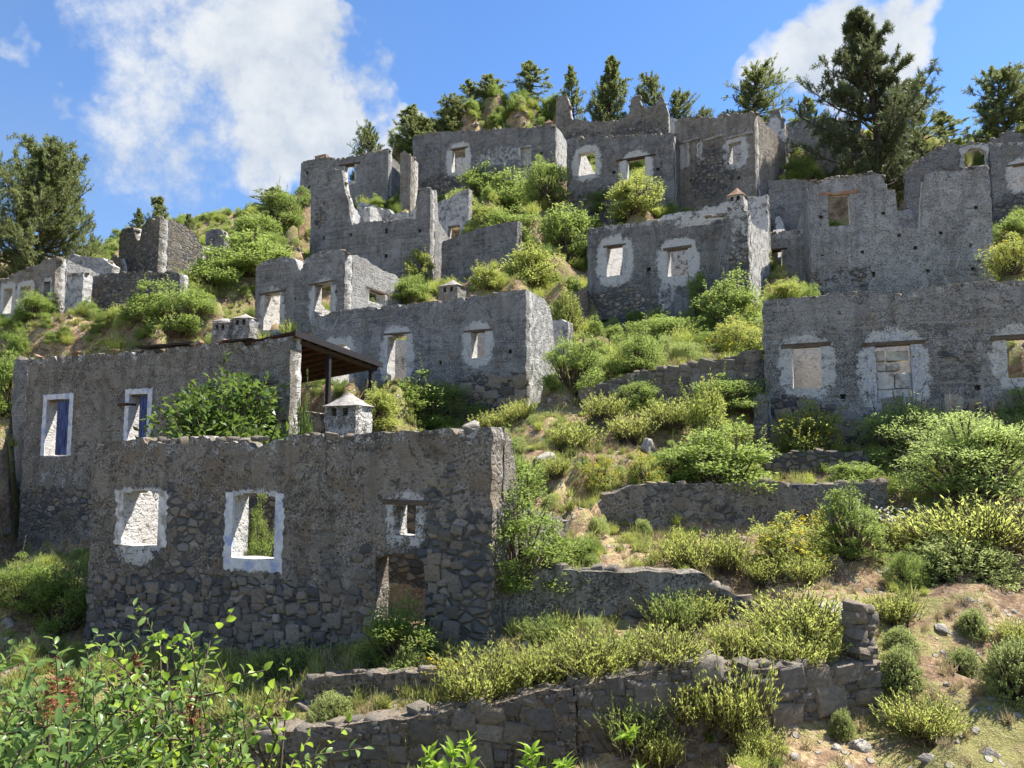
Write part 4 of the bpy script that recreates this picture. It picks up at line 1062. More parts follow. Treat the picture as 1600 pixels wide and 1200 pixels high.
def terraces():
    # lowest wall across the foreground
    terrace('lowest dry stone terrace wall running along the bottom of the picture', [(392, 1148), (480, 1138), (560, 1132), (640, 1122), (700, 1112), (780, 1098), (850, 1082), (900, 1074)], 13.4, 12.6, -5.5, -5.2, seed=51, hm=.26, wm=.42)
    terrace('middle length of the lowest terrace wall under the row of sage bushes', [(900, 1074), (960, 1062), (1020, 1050), (1070, 1036), (1112, 1036), (1116, 1050), (1150, 1046)], 12.62, 12.75, -4.75, -4.5, seed=53, hm=.26, wm=.46)
    r, fr, tf, w = terrace('right end of the lowest terrace wall, closed by a stone post', [(1150, 1047), (1200, 1044), (1260, 1042), (1330, 1040), (1378, 1036)], 12.76, 13.2, -4.35, -4.15, seed=55, hm=.24, wm=.44)
    # the post of piled stones on its end
    rr = random.Random(8); ln = fr.sz(1378, 1040)[0]; z = float(tf(ln - .2)) - .05; ztop = fr.sz(1360, 952)[1]
    while z < ztop:
        hh = rr.uniform(.09, .17); split = rr.random() < .65
        for (cx, ww) in (((-.29, .2), (-.1, .22)) if split else ((-.2, .4),)):
            o = bpy.data.objects.new('stone', rr.choice(STONES_T)); COL.objects.link(o); o.parent = w
            o.location = (ln + cx + rr.uniform(-.03, .03), .25 + rr.uniform(-.04, .04), z + hh / 2 + rr.uniform(-.02, .02)); o.scale = (ww * rr.uniform(.95, 1.2), .45 * rr.uniform(.8, 1.1), hh * rr.uniform(1.1, 1.3))
            o.rotation_euler = (rr.uniform(-.15, .15), rr.uniform(-.2, .2), rr.choice((0, 3.14)) + rr.uniform(-.35, .35))
        z += hh * .93
    terrace('plastered terrace wall running right from the corner of the front house', [(772, 886), (820, 890), (890, 891), (960, 893), (1040, 893), (1098, 896), (1120, 915), (1150, 930), (1196, 950)], 15.6, 15.9, -3.3, -3.15, seed=57, mat='brown', stones=False, zup=0, rubble=((4.4, -3.1, 1.6, .8, .7), (2.2, -3.2, 1.4, .4, .8)))
    terrace('long terrace wall with a sloping left end in the middle of the slope', [(912, 826), (925, 800), (950, 775), (985, 758), (1050, 757), (1150, 756), (1215, 752), (1230, 758), (1300, 756), (1386, 752)], 20.4, 20.9, -1.95, -1.75, seed=59, rubble=((4, -1, 6, 1, .3),), stones=False, mat='brown')
    terrace('short low wall below the blue limewashed ruin', [(1196, 716), (1225, 708), (1290, 705), (1345, 708), (1360, 716)], 23.6, 23.2, -.55, -.55, seed=61, stones=False, rubble=((2, 0, 3, 1, .6),))
    terrace('rough terrace wall climbing towards the blue limewashed ruin', [(905, 622), (925, 604), (960, 592), (1000, 580), (1060, 573), (1120, 562), (1192, 547)], 27.4, 26.4, 1.55, 1.75, seed=63, hm=.3, wm=.5, limit=160)
    terrace('low wall beside the left foot of the white ringed ruin', [(880, 462), (900, 455), (918, 452)], 39.5, 39.2, 6.5, 6.3, seed=65, stones=False)
    terrace('small mossy terrace edge in front of the house doorway', [(470, 1068), (500, 1058), (560, 1052), (640, 1050), (690, 1050)], 14.35, 14.0, -4.35, -4.05, thick=.35, seed=67, stones=False, zup=.03)
    terrace('sloping dark wall stub right of the beam holed ruin', [(690, 378), (712, 370), (750, 356), (780, 350), (808, 345)], 48.6, 46.0, 10.2, 10.6, seed=69, stones=False, mat='dark', cell=.14, up_off=False, name='ruined_wall')

H_front(); H_porch(); H_mid(); H_side(); H_tower(); H_upper_row(); H_centre_right(); H_right_top(); H_left(); terraces()
# ------------------------------------------------------------------ hillside
PXG = [  # visible ground: photo position and distance
    (1500, 1185, 11.4), (1300, 1185, 11.6), (1150, 1190, 11.4), (900, 1198, 11.4), (650, 1199, 11.6), (420, 1199, 11.9), (1590, 1130, 12.2), (1450, 1090, 13.0), (1450, 1010, 14.6), (1420, 960, 15.6),
    (1580, 1040, 14.0), (1590, 960, 15.2), (1520, 935, 15.6), (1560, 890, 17.2), (1420, 900, 17.2), (1330, 900, 17.0), (1250, 880, 17.6), (1150, 885, 17.4), (1050, 880, 17.8), (960, 872, 17.8), (900, 862, 18.2),
    (870, 800, 19.6), (850, 760, 20.8), (830, 700, 22.8), (900, 712, 22.8), (1000, 735, 22.2), (1100, 742, 22.0), (1180, 735, 22.4), (1450, 790, 19.6), (1580, 790, 19.2), (1500, 740, 21.0), (1590, 720, 21.2),
    (860, 655, 25.4), (950, 645, 25.6), (1050, 650, 25.2), (1140, 660, 24.8), (880, 600, 28.0), (930, 575, 30.0), (1010, 560, 30.6), (1100, 545, 31.2), (1180, 520, 32.5), (1240, 480, 36.0), (870, 540, 32.5), (860, 480, 36.5), (880, 440, 41.0),
    (860, 400, 45.0), (830, 340, 50.0), (860, 300, 53.0), (760, 310, 53.0), (700, 310, 53.5), (620, 300, 56.0), (580, 330, 54.0), (740, 440, 41.5), (650, 440, 42.5), (800, 440, 41.5), (780, 420, 43.5),
    (360, 440, 44.5), (330, 470, 38.0), (250, 505, 35.5), (180, 520, 34.5), (100, 525, 34.0), (40, 530, 33.5), (-40, 540, 33.0), (320, 535, 36.0), (200, 543, 36.5), (100, 550, 36.0), (20, 590, 29.6), (5, 640, 28.0),
    (350, 400, 46.0), (420, 385, 47.0), (460, 350, 50.5), (300, 430, 43.5), (470, 300, 58.0), (330, 372, 51.0), (400, 345, 54.0), (440, 325, 56.5),
    (30, 900, 21.5), (100, 960, 20.0), (60, 1000, 18.5), (20, 1050, 16.8), (150, 1060, 16.2), (300, 1075, 15.2), (430, 1090, 14.3), (560, 1090, 13.9), (640, 1080, 13.8), (740, 1075, 13.6), (820, 1040, 14.0), (900, 1030, 14.2), (1000, 1000, 14.6), (1100, 1000, 14.4), (1250, 985, 14.6), (1330, 950, 15.4), (1240, 950, 15.6),
    (1580, 420, 35.5), (1595, 470, 33), (1590, 350, 41.0),
    (560, 240, 68), (620, 222, 69), (660, 200, 70.5), (700, 176, 72), (770, 150, 73), (820, 152, 73.5), (870, 160, 73.5), (780, 185, 66), (700, 195, 67), (840, 185, 66), (730, 165, 70), (810, 165, 70),
    (950, 165, 72), (1060, 178, 68), (1150, 185, 63), (1250, 200, 60), (1350, 205, 57), (1450, 212, 55), (1550, 215, 58), (1650, 210, 58), (1330, 270, 49), (1400, 270, 49), (1240, 260, 51), (1200, 275, 48.5),
    (1230, 300, 46), (1160, 320, 45.5), (1000, 320, 47.5),
]
XYZG = [(0, 0, -1.7), (-3, 2, -2.0), (3, 2, -2.1), (0, 5, -3.2), (-5, 5, -3.0), (6, 5, -3.4), (0, 8, -4.6), (-6, 8, -4.4), (6, 8, -4.7), (12, 9, -4.3), (-12, 9, -4.2), (0, -5, -1.2), (-10, -4, -1.0), (10, -4, -1.4), (-14, 14, -4.4), (14, 12, -3.6), (-20, 20, -3.4), (22, 20, -1.6),
        (0, 84, 33), (-10, 88, 27), (12, 84, 29), (28, 75, 23), (45, 70, 22), (-20, 80, 22), (-30, 66, 14), (-38, 56, 9), (-50, 50, 6), (-45, 70, 8), (0, 110, 20), (40, 105, 16), (-40, 105, 6), (60, 40, 10), (45, 30, 4), (60, 60, 19), (-60, 30, 1), (-45, 38, 4.5), (-30, 44, 8.6), (-27, 52, 10.5), (-22, 58, 14.5), (80, 80, 16), (-80, 60, 0), (35, 14, -3), (-35, 14, -3), (50, 5, -4), (-50, 5, -4)]
for u, v, Y in PXG:
    q_ = P(u, v, Y)
    if all(not (-.6 < (q_[:2] - O).dot(d) < ln + .6 and -.4 < (q_[:2] - O).dot(n) < dp + .6) for O, d, n, ln, dp in FOOT): CTRL.append(tuple(q_))
for p in XYZG: CTRL.append(p)
C_ = np.array(CTRL)
_near = (C_[:, 1] < 76) & (C_[:, 1] > 8) & (abs(C_[:, 0]) < 45)
_A = np.c_[np.ones(_near.sum()), C_[_near, 0], C_[_near, 1]]
_coef, *_ = np.linalg.lstsq(_A, C_[_near, 2], rcond=None)

def trend(x, y):
    yy = np.clip(y, 8, 76)
    return _coef[0] + _coef[1] * np.clip(x, -45, 45) + _coef[2] * yy
_res = C_[:, 2] - trend(C_[:, 0], C_[:, 1])

def height(x, y):
    x = np.asarray(x, float); y = np.asarray(y, float); out = np.empty(x.size); xf, yf = x.ravel(), y.ravel()
    for a in range(0, x.size, 4000):
        dx = xf[a:a + 4000, None] - C_[None, :, 0]; dy = yf[a:a + 4000, None] - C_[None, :, 1]
        d2 = dx * dx + dy * dy + .02
        w = d2 ** -1.75
        out[a:a + 4000] = (w * _res[None]).sum(1) / w.sum(1)
    z = out + trend(xf, yf)
    far = sm(70, 260, np.hypot(xf, yf - 45))
    z = z * (1 - far) + far * (-14 + 16 * (fbm(xf / 160, yf / 160, 0, 5) - .5))
    return z.reshape(x.shape)

def axis(lo, hi, step, far):
    a = list(np.arange(lo, hi + 1e-6, step)); s = step
    left, right = [lo], [hi]
    while right[-1] < far:
        s *= 1.28; right.append(right[-1] + s); left.append(left[-1] - s)
    return np.array(left[1:][::-1] + a + right[1:])
GX = axis(-48, 48, .3, 1600); GY = axis(1.5, 84, .3, 1600)
_X, _Y = np.meshgrid(GX, GY, indexing='ij')
HZ = height(_X, _Y)
_k = (abs(_X) < 60) & (_Y > -5) & (_Y < 100)
HZ = HZ + np.where(_k, (fbm(_X * .9, _Y * .9, 0, 3, 4) - .5) * .34 + (fbm(_X * 3.1, _Y * 3.1, 0, 9, 3) - .5) * .12, 0)
_ridge = sm(60, 68, _Y) * sm(30, 8, abs(_X))
HZ = HZ + _ridge * (fbm(_X * .5, _Y * .5, 2, 21, 4) - .45) * 1.6

def hz(x, y):
    x = np.asarray(x, float); y = np.asarray(y, float)
    i = np.clip(np.searchsorted(GX, x) - 1, 0, len(GX) - 2); j = np.clip(np.searchsorted(GY, y) - 1, 0, len(GY) - 2)
    fx = (x - GX[i]) / (GX[i + 1] - GX[i]); fy = (y - GY[j]) / (GY[j + 1] - GY[j])
    return HZ[i, j] * (1 - fx) * (1 - fy) + HZ[i + 1, j] * fx * (1 - fy) + HZ[i, j + 1] * (1 - fx) * fy + HZ[i + 1, j + 1] * fx * fy

def hit(u, v, ymin=2.0, ymax=95.0):
    """where the sight line through photo point (u, v) meets the hillside"""
    r = ray(u, v); Y = np.arange(ymin, ymax, .05); p = r[None] * (Y / r[1])[:, None]
    b = np.nonzero(p[:, 2] <= hz(p[:, 0], p[:, 1]))[0]
    k = b[0] if len(b) else len(Y) - 1
    return p[k]

def build_ground():
    nx, ny = len(GX), len(GY)
    co = np.stack([_X, _Y, HZ], -1).reshape(-1, 3)
    i, j = np.meshgrid(np.arange(nx - 1), np.arange(ny - 1), indexing='ij'); a = (i * ny + j).ravel()
    fc = np.stack([a, a + ny, a + ny + 1, a + 1], -1)
    me = bpy.data.meshes.new('hillside_ground')
    me.vertices.add(len(co)); me.vertices.foreach_set('co', co.ravel())
    me.loops.add(fc.size); me.loops.foreach_set('vertex_index', fc.ravel())
    me.polygons.add(len(fc)); me.polygons.foreach_set('loop_start', np.arange(0, fc.size, 4)); me.polygons.foreach_set('loop_total', np.full(len(fc), 4))
    me.polygons.foreach_set('use_smooth', np.ones(len(fc), bool))
    me.update(); me.validate()
    me.materials.append(M['ground'])
    o = bpy.data.objects.new('hillside_ground', me); COL.objects.link(o)
    tag(o, 'dry grassy hillside soil rising in terraces to the ridge', 'hillside', kind='structure')
build_ground()
# ------------------------------------------------------------------ plants: raw parts (verts, faces, tint, material)
def unit(v):
    return v / np.maximum(np.linalg.norm(v, axis=-1, keepdims=True), 1e-9)

def leaves(pos, dr, L, W, tint, nor=None, fold=.25, r=None, ovate=False, droop=.15):
    n = len(pos); dr = unit(dr)
    if nor is None: nor = unit((r or rng).normal(size=(n, 3)) * .7 + np.array([0, 0, 1.0]))
    side = unit(np.cross(dr, nor)); nr = np.cross(side, dr)
    L = np.broadcast_to(L, (n,))[:, None]; W = np.broadcast_to(W, (n,))[:, None]
    if not ovate:
        v = np.stack([pos, pos + dr * L * .5 + side * W * .5 + nr * W * fold, pos + dr * L - nr * L * droop, pos + dr * L * .5 - side * W * .5 + nr * W * fold], 1)
        f = np.arange(n * 4).reshape(n, 4)
        return v.reshape(-1, 3), [f], np.repeat(tint, 4)
    ts = [0, .22, .5, .78, 1.0]; ws = [.36, .5, .34]
    mid = [pos + dr * L * t - nr * L * droop * t * t for t in ts]
    lf = [mid[k + 1] + side * W * ws[k] + nr * W * fold for k in range(3)]; rt = [mid[k + 1] - side * W * ws[k] + nr * W * fold for k in range(3)]
    v = np.stack(mid + lf + rt, 1); b = (np.arange(n) * 11)[:, None]
    q = np.array([[1, 5, 6, 2], [2, 6, 7, 3], [8, 1, 2, 9], [9, 2, 3, 10]]); tr = np.array([[0, 5, 1], [3, 7, 4], [0, 1, 8], [3, 4, 10]])
    return v.reshape(-1, 3), [(b[:, None] + q[None]).reshape(-1, 4), (b[:, None] + tr[None]).reshape(-1, 3)], np.repeat(tint, 11)

def tubes(pts, rad, nside=3):
    """pts (n, k, 3), rad (n, k) -> many tapering twigs"""
    n, k, _ = pts.shape
    tg = unit(np.gradient(pts, axis=1)); ref = np.where(abs(tg[..., 2:3]) > .9, np.array([1.0, 0, 0]), np.array([0, 0, 1.0]))
    a = unit(np.cross(tg, ref)); b = np.cross(tg, a)
    an = np.arange(nside) * 2 * math.pi / nside
    v = pts[:, :, None] + rad[:, :, None, None] * (a[:, :, None] * np.cos(an)[:, None] + b[:, :, None] * np.sin(an)[:, None])
    base = (np.arange(n) * k * nside)[:, None, None] + (np.arange(k - 1) * nside)[None, :, None]
    s = np.arange(nside)[None, None]; s2 = (np.arange(nside) + 1) % nside
    f = np.stack([base + s, base + s2, base + nside + s2, base + nside + s], -1).reshape(-1, 4)
    return v.reshape(-1, 3), [f], np.full(n * k * nside, .5)

def cat(parts):
    vs, fs, ts, o = [], [], [], 0
    for v, f, t in parts:
        vs.append(v); ts.append(t); fs += [g + o for g in f]; o += len(v)
    return np.concatenate(vs), fs, np.concatenate(ts)

def raw_mesh(name, parts):
    """parts: [(verts, facelists, tint, material)] -> one mesh"""
    me = bpy.data.meshes.new(name)
    V, T, loops, tot, mi, o = [], [], [], [], [], 0
    for k, (v, fl, t, m) in enumerate(parts):
        me.materials.append(M[m]); V.append(v); T.append(t)
        for f in fl:
            loops.append((f + o).ravel()); tot.append(np.full(len(f), f.shape[1])); mi.append(np.full(len(f), k))
        o += len(v)
    V = np.concatenate(V); T = np.concatenate(T); loops = np.concatenate(loops); tot = np.concatenate(tot); mi = np.concatenate(mi)
    me.vertices.add(len(V)); me.vertices.foreach_set('co', V.ravel().astype(np.float32))
    me.loops.add(len(loops)); me.loops.foreach_set('vertex_index', loops.astype(np.int32))
    me.polygons.add(len(tot)); me.polygons.foreach_set('loop_start', np.concatenate([[0], np.cumsum(tot)[:-1]]).astype(np.int32)); me.polygons.foreach_set('loop_total', tot.astype(np.int32))
    me.polygons.foreach_set('material_index', mi.astype(np.int32))
    me.update()
    at = me.attributes.new('tint', 'FLOAT', 'POINT'); at.data.foreach_set('value', np.clip(T, 0, 1).astype(np.float32))
    return me

def stems_fan(r, n, spread, lmin, lmax, base=.1, k=4, up=.18):
    th = np.sqrt(r.random(n)) * spread; ph = r.random(n) * 2 * math.pi; L = r.uniform(lmin, lmax, n) * (1 - .22 * th / max(spread, .01))
    b = np.c_[r.normal(size=(n, 2)) * base, np.zeros(n)]
    t = np.linspace(0, 1, k)[None, :, None]
    hor = np.c_[np.cos(ph), np.sin(ph), np.zeros(n)][:, None]
    p = b[:, None] + L[:, None, None] * (hor * np.sin(th)[:, None, None] * (t - .22 * t * t) + np.array([0, 0, 1.0]) * (np.cos(th)[:, None, None] * t + up * np.sin(th)[:, None, None] * t * t))
    p[:, 1:] += r.normal(size=(n, k - 1, 3)) * .018
    return p

def along(pts, t):
    """point and tangent at parameter t (n, m) of polylines (n, k, 3)"""
    n, k, _ = pts.shape; x = np.clip(t, 0, .9999) * (k - 1); i = x.astype(int); f = (x - i)[..., None]; r_ = np.arange(n)[:, None]
    a, b = pts[r_, i], pts[r_, i + 1]
    return a * (1 - f) + b * f, unit(b - a)

def p_sage(seed, mat='sage', n=230, m=22, spread=.85, L=.075, W=.013):
    r = np.random.default_rng(seed); p = stems_fan(r, n, spread, .6, 1.0, .09)
    t = r.uniform(.25, 1, (n, m)); t[:, 0] = 1; q, tg = along(p, t)
    d = tg * 1.2 + r.normal(size=q.shape) * .42 + np.array([0, 0, .3])
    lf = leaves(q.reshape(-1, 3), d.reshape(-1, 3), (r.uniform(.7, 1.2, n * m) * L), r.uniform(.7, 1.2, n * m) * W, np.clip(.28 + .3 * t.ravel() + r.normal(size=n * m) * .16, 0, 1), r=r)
    return [('foliage', (*lf, mat)), ('stems', (*tubes(p, np.linspace(.008, .003, 4)[None] * np.ones((n, 1))), 'twig'))]

def p_bush(seed, mat='bush', nb=52, per=150, L=.048, W=.024, tall=1.0, fl=None, gap=1.0):
    r = np.random.default_rng(seed)
    d = unit(r.normal(size=(nb, 3))); d[:, 2] = np.where(d[:, 2] < -.25, -d[:, 2], d[:, 2])
    rad = r.uniform(.35, 1.0, nb) ** .6
    c = d * rad[:, None] * np.array([.42, .42, .52 * tall]) + np.array([0, 0, .36 * tall]); c[:, 2] = np.maximum(c[:, 2], .07)
    sk = nb // 3 if tall <= 1 else nb // 2; an = r.random(sk) * 6.283; rr_ = r.uniform(.22, .46, sk)      # skirt down to the ground
    c[:sk] = np.c_[np.cos(an) * rr_, np.sin(an) * rr_, r.uniform(.03, .22 if tall <= 1 else .42, sk) * tall]
    pk = r.random(nb) < .14; c[pk] = c[pk] * np.array([1.15, 1.15, 1.18])
    cr = r.uniform(.08, .20, nb) * gap
    dd = unit(r.normal(size=(nb, per, 3))); q = c[:, None] + dd * cr[:, None, None] * (r.random((nb, per, 1)) ** .4) * np.array([1.15, 1.15, .8])
    lo = dd * .8 + r.normal(size=q.shape) * .5 + np.array([0, 0, .35])
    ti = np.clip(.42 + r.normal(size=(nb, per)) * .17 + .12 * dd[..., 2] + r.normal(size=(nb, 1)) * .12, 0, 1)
    k = nb * per
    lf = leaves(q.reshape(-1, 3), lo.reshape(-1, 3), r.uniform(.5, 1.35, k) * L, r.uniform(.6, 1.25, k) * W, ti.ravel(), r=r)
    ns = 46; i = r.integers(0, nb, ns); dv = unit(c[i] - np.array([0, 0, .1 * tall]) + r.normal(size=(ns, 3)) * .12 + np.array([0, 0, .25])); sl = r.uniform(.16, .34, ns)[:, None]     # ragged shoots
    sp = np.stack([c[i], c[i] + dv * sl * .5 + r.normal(size=(ns, 3)) * .012, c[i] + dv * sl + np.array([0, 0, .03])], 1)
    st_ = r.uniform(.3, 1.0, (ns, 13)); sq, stg = along(sp, st_); sd = stg * .6 + r.normal(size=sq.shape) * .6; bare = r.random(ns) < .2
    sq, sd = sq[~bare], sd[~bare]; k2 = sq.shape[0] * 13
    lf = cat([lf, leaves(sq.reshape(-1, 3), sd.reshape(-1, 3), r.uniform(.5, 1.2, k2) * L, r.uniform(.6, 1.1, k2) * W, np.clip(.6 + r.normal(size=k2) * .17, 0, 1), r=r)])
    s = np.linspace(0, 1, 4)[None, :, None]; b0 = np.c_[r.normal(size=(nb, 2)) * .05, np.zeros(nb) - .08]
    p = b0[:, None] * (1 - s) + c[:, None] * s; p[:, 1:3] += r.normal(size=(nb, 2, 3)) * .04
    out = [('foliage', (*lf, mat)), ('stems', (*cat([tubes(p, np.linspace(.022, .006, 4)[None] * np.ones((nb, 1))), tubes(sp, np.linspace(.006, .002, 3)[None] * np.ones((ns, 1)))]), 'twig'))]
    if fl:
        n = fl; i = r.integers(0, nb, n); dv = unit(r.normal(size=(n, 3)) + np.array([0, 0, 1.2])); fp = c[i] + dv * cr[i][:, None] * 1.05
        fp = np.repeat(fp, 4, 0) + r.normal(size=(n * 4, 3)) * .022
        out.append(('flowers', (*leaves(fp, r.normal(size=fp.shape) + np.array([0, 0, .6]), r.uniform(.025, .045, n * 4), .03, r.random(n * 4), r=r), 'flower')))
    return out

def p_dome(seed, mat='dome', n=1000, m=11, L=.042, W=.012, flat=.78):
    r = np.random.default_rng(seed); d = unit(r.normal(size=(n, 3))); d[:, 2] = abs(d[:, 2]); d = unit(d)
    lump = fbm(d[:, 0] * 2.2 + seed, d[:, 1] * 2.2, d[:, 2] * 2.2, seed)
    c = d * (.36 + .26 * lump)[:, None] * np.array([1, 1, flat * 1.9]) * r.uniform(.8, 1.03, (n, 1))
    rep = np.repeat(c, m, 0); ax = np.repeat(unit(d + np.array([0, 0, .5])), m, 0)
    dv = ax * .75 + r.normal(size=rep.shape) * .75; q = rep - ax * r.uniform(0, .12, (n * m, 1))
    lf = leaves(q, dv, r.uniform(.7, 1.2, n * m) * L, r.uniform(.7, 1.2, n * m) * W, np.clip(.48 + r.normal(size=n * m) * .2, 0, 1), r=r)
    s = np.linspace(.0, 1, 3)[None, :, None]; p = c[:, None] * s
    return [('foliage', (*lf, mat)), ('stems', (*tubes(p[::2], np.linspace(.009, .004, 3)[None] * np.ones((len(p[::2]), 1))), 'twig'))]

def p_weed(seed, mat='bushy', n=46, m=14, fl=6, flmat='flower', spread=.55, L=.085, W=.03):
    r = np.random.default_rng(seed); p = stems_fan(r, n, spread, .65, 1.05, .13, up=.1)
    t = r.uniform(.12, .97, (n, m)); q, tg = along(p, t); d = tg * .35 + r.normal(size=q.shape) * .8
    lf = leaves(q.reshape(-1, 3), d.reshape(-1, 3), r.uniform(.6, 1.2, n * m) * L, r.uniform(.7, 1.2, n * m) * W, np.clip(.45 + r.normal(size=n * m) * .2, 0, 1), r=r)
    out = [('foliage', (*lf, mat)), ('stems', (*tubes(p, np.linspace(.009, .004, 4)[None] * np.ones((n, 1))), 'twig'))]
    if fl:
        s = r.random(n) < .75; tip = np.repeat(p[s, -1], fl, 0); tip = tip + r.normal(size=tip.shape) * .035
        out.append(('flowers', (*leaves(tip, r.normal(size=tip.shape) + np.array([0, 0, .8]), r.uniform(.03, .055, len(tip)), .04, r.random(len(tip)), r=r), flmat)))
    return out

def p_grass(seed, mat='grass', n=80, h=.5, w=.012, spread=.75, heads=False):
    r = np.random.default_rng(seed); p = stems_fan(r, n, spread, h * .5, h, .07, k=4, up=-.25)
    side = unit(np.cross(p[:, -1] - p[:, 0], r.normal(size=(n, 3)))) * w
    ww = np.array([1, .9, .6, .08])[None, :, None]
    v = np.stack([p - side[:, None] * ww, p + side[:, None] * ww], 2).reshape(-1, 3)
    b = (np.arange(n) * 8)[:, None] + (np.arange(3) * 2)[None]
    f = np.stack([b, b + 1, b + 3, b + 2], -1).reshape(-1, 4)
    out = [('foliage', (v, [f], np.repeat(np.clip(r.normal(.5, .25, n), 0, 1), 8), mat))]
    return out

def p_twigs(seed, n=60, m=10):
    r = np.random.default_rng(seed); p = stems_fan(r, n, 1.1, .45, 1.0, .1, up=.0)
    t = r.uniform(.3, 1, (n, m)); q, tg = along(p, t); d = tg + r.normal(size=q.shape) * .8
    lf = leaves(q.reshape(-1, 3), d.reshape(-1, 3), r.uniform(.07, .16, n * m), .010, np.clip(r.normal(.5, .25, n * m), 0, 1), r=r)
    return [('foliage', (*lf, 'twigdry')), ('stems', (*tubes(p, np.linspace(.008, .003, 4)[None] * np.ones((n, 1))), 'twig'))]

def p_pine(seed, H=10.0, base=.16, width=.26, nb=95, shape=1.0, lean=0.0, dens=1.0, mat='pine', round_=0.0):
    """Aleppo-like pine: leaning trunk, irregular whorls of upswept branches, needle tufts"""
    r = np.random.default_rng(seed)
    k = 9; tz = np.linspace(0, 1, k); trunk = np.c_[lean * H * tz ** 1.5 + .02 * H * np.sin(tz * 5 + seed), .015 * H * np.sin(tz * 7 + seed), tz * H - .4]
    tr = tubes(trunk[None], (np.linspace(.026, .004, k) * H)[None], 8)
    hb = base + (1 - base) * (np.arange(nb) + r.random(nb)) / nb; ph = np.arange(nb) * 2.4 + r.normal(size=nb) * .5
    prof = np.where(hb < base + .18, .55 + .45 * (hb - base) / .18, 1) * ((1 - hb) ** (shape * .8) * (1 - round_) + round_ * np.sqrt(np.clip(1 - ((hb - .55) / .5) ** 2, .02, 1)) * .8) + .05
    L = H * width * 1.45 * prof * r.uniform(.5, 1.15, nb) * (1 + .25 * np.sin(ph * 1 + seed))
    b0 = np.stack([np.interp(hb, tz, trunk[:, q]) for q in range(3)], -1)
    el = r.uniform(.05, .5, nb) + (hb - .5) * .9
    kk = 5; s = np.linspace(0, 1, kk)[None, :, None]
    hor = np.c_[np.cos(ph), np.sin(ph), np.zeros(nb)][:, None]
    br = b0[:, None] + L[:, None, None] * (hor * np.cos(el)[:, None, None] * s + np.array([0, 0, 1.0]) * (np.sin(el)[:, None, None] * s * .6 + .22 * s * s))
    br[:, 1:] += r.normal(size=(nb, kk - 1, 3)) * .02 * H * .3
    bt = tubes(br, np.linspace(.007, .0015, kk)[None] * H * (.4 + prof[:, None]), 4)
    # twigs off each branch, tufts on the twigs
    m = int(19 * dens); t = r.uniform(.22, 1.0, (nb, m)); q, tg = along(br, t)
    td = unit(tg * .8 + r.normal(size=q.shape) * .75 + np.array([0, 0, .4])); tl = (L[:, None] * .26 * (1.15 - t * .6) + .12)[..., None] * r.uniform(.5, 1.2, (nb, m, 1))
    tw = np.stack([q, q + td * tl * .5, q + td * tl], 2).reshape(-1, 3, 3)
    twt = tubes(tw, np.linspace(.0016, .0007, 3)[None] * H * np.ones((len(tw), 1)), 3)
    nn = int(38 * dens); tt = r.uniform(.15, 1.02, (len(tw), nn)); qq, tg2 = along(tw, tt)
    nd = tg2 * .75 + r.normal(size=qq.shape) * .62 + np.array([0, 0, .2])
    cnt = len(tw) * nn
    lf = leaves(qq.reshape(-1, 3), nd.reshape(-1, 3), r.uniform(.7, 1.25, cnt) * .026 * H, .0042 * H, np.clip(.45 + r.normal(size=cnt) * .22, 0, 1), r=r, fold=.1, droop=.05)
    return [('crown', (*lf, mat)), ('trunk', (*cat([tr, bt, twt]), 'bark'))]

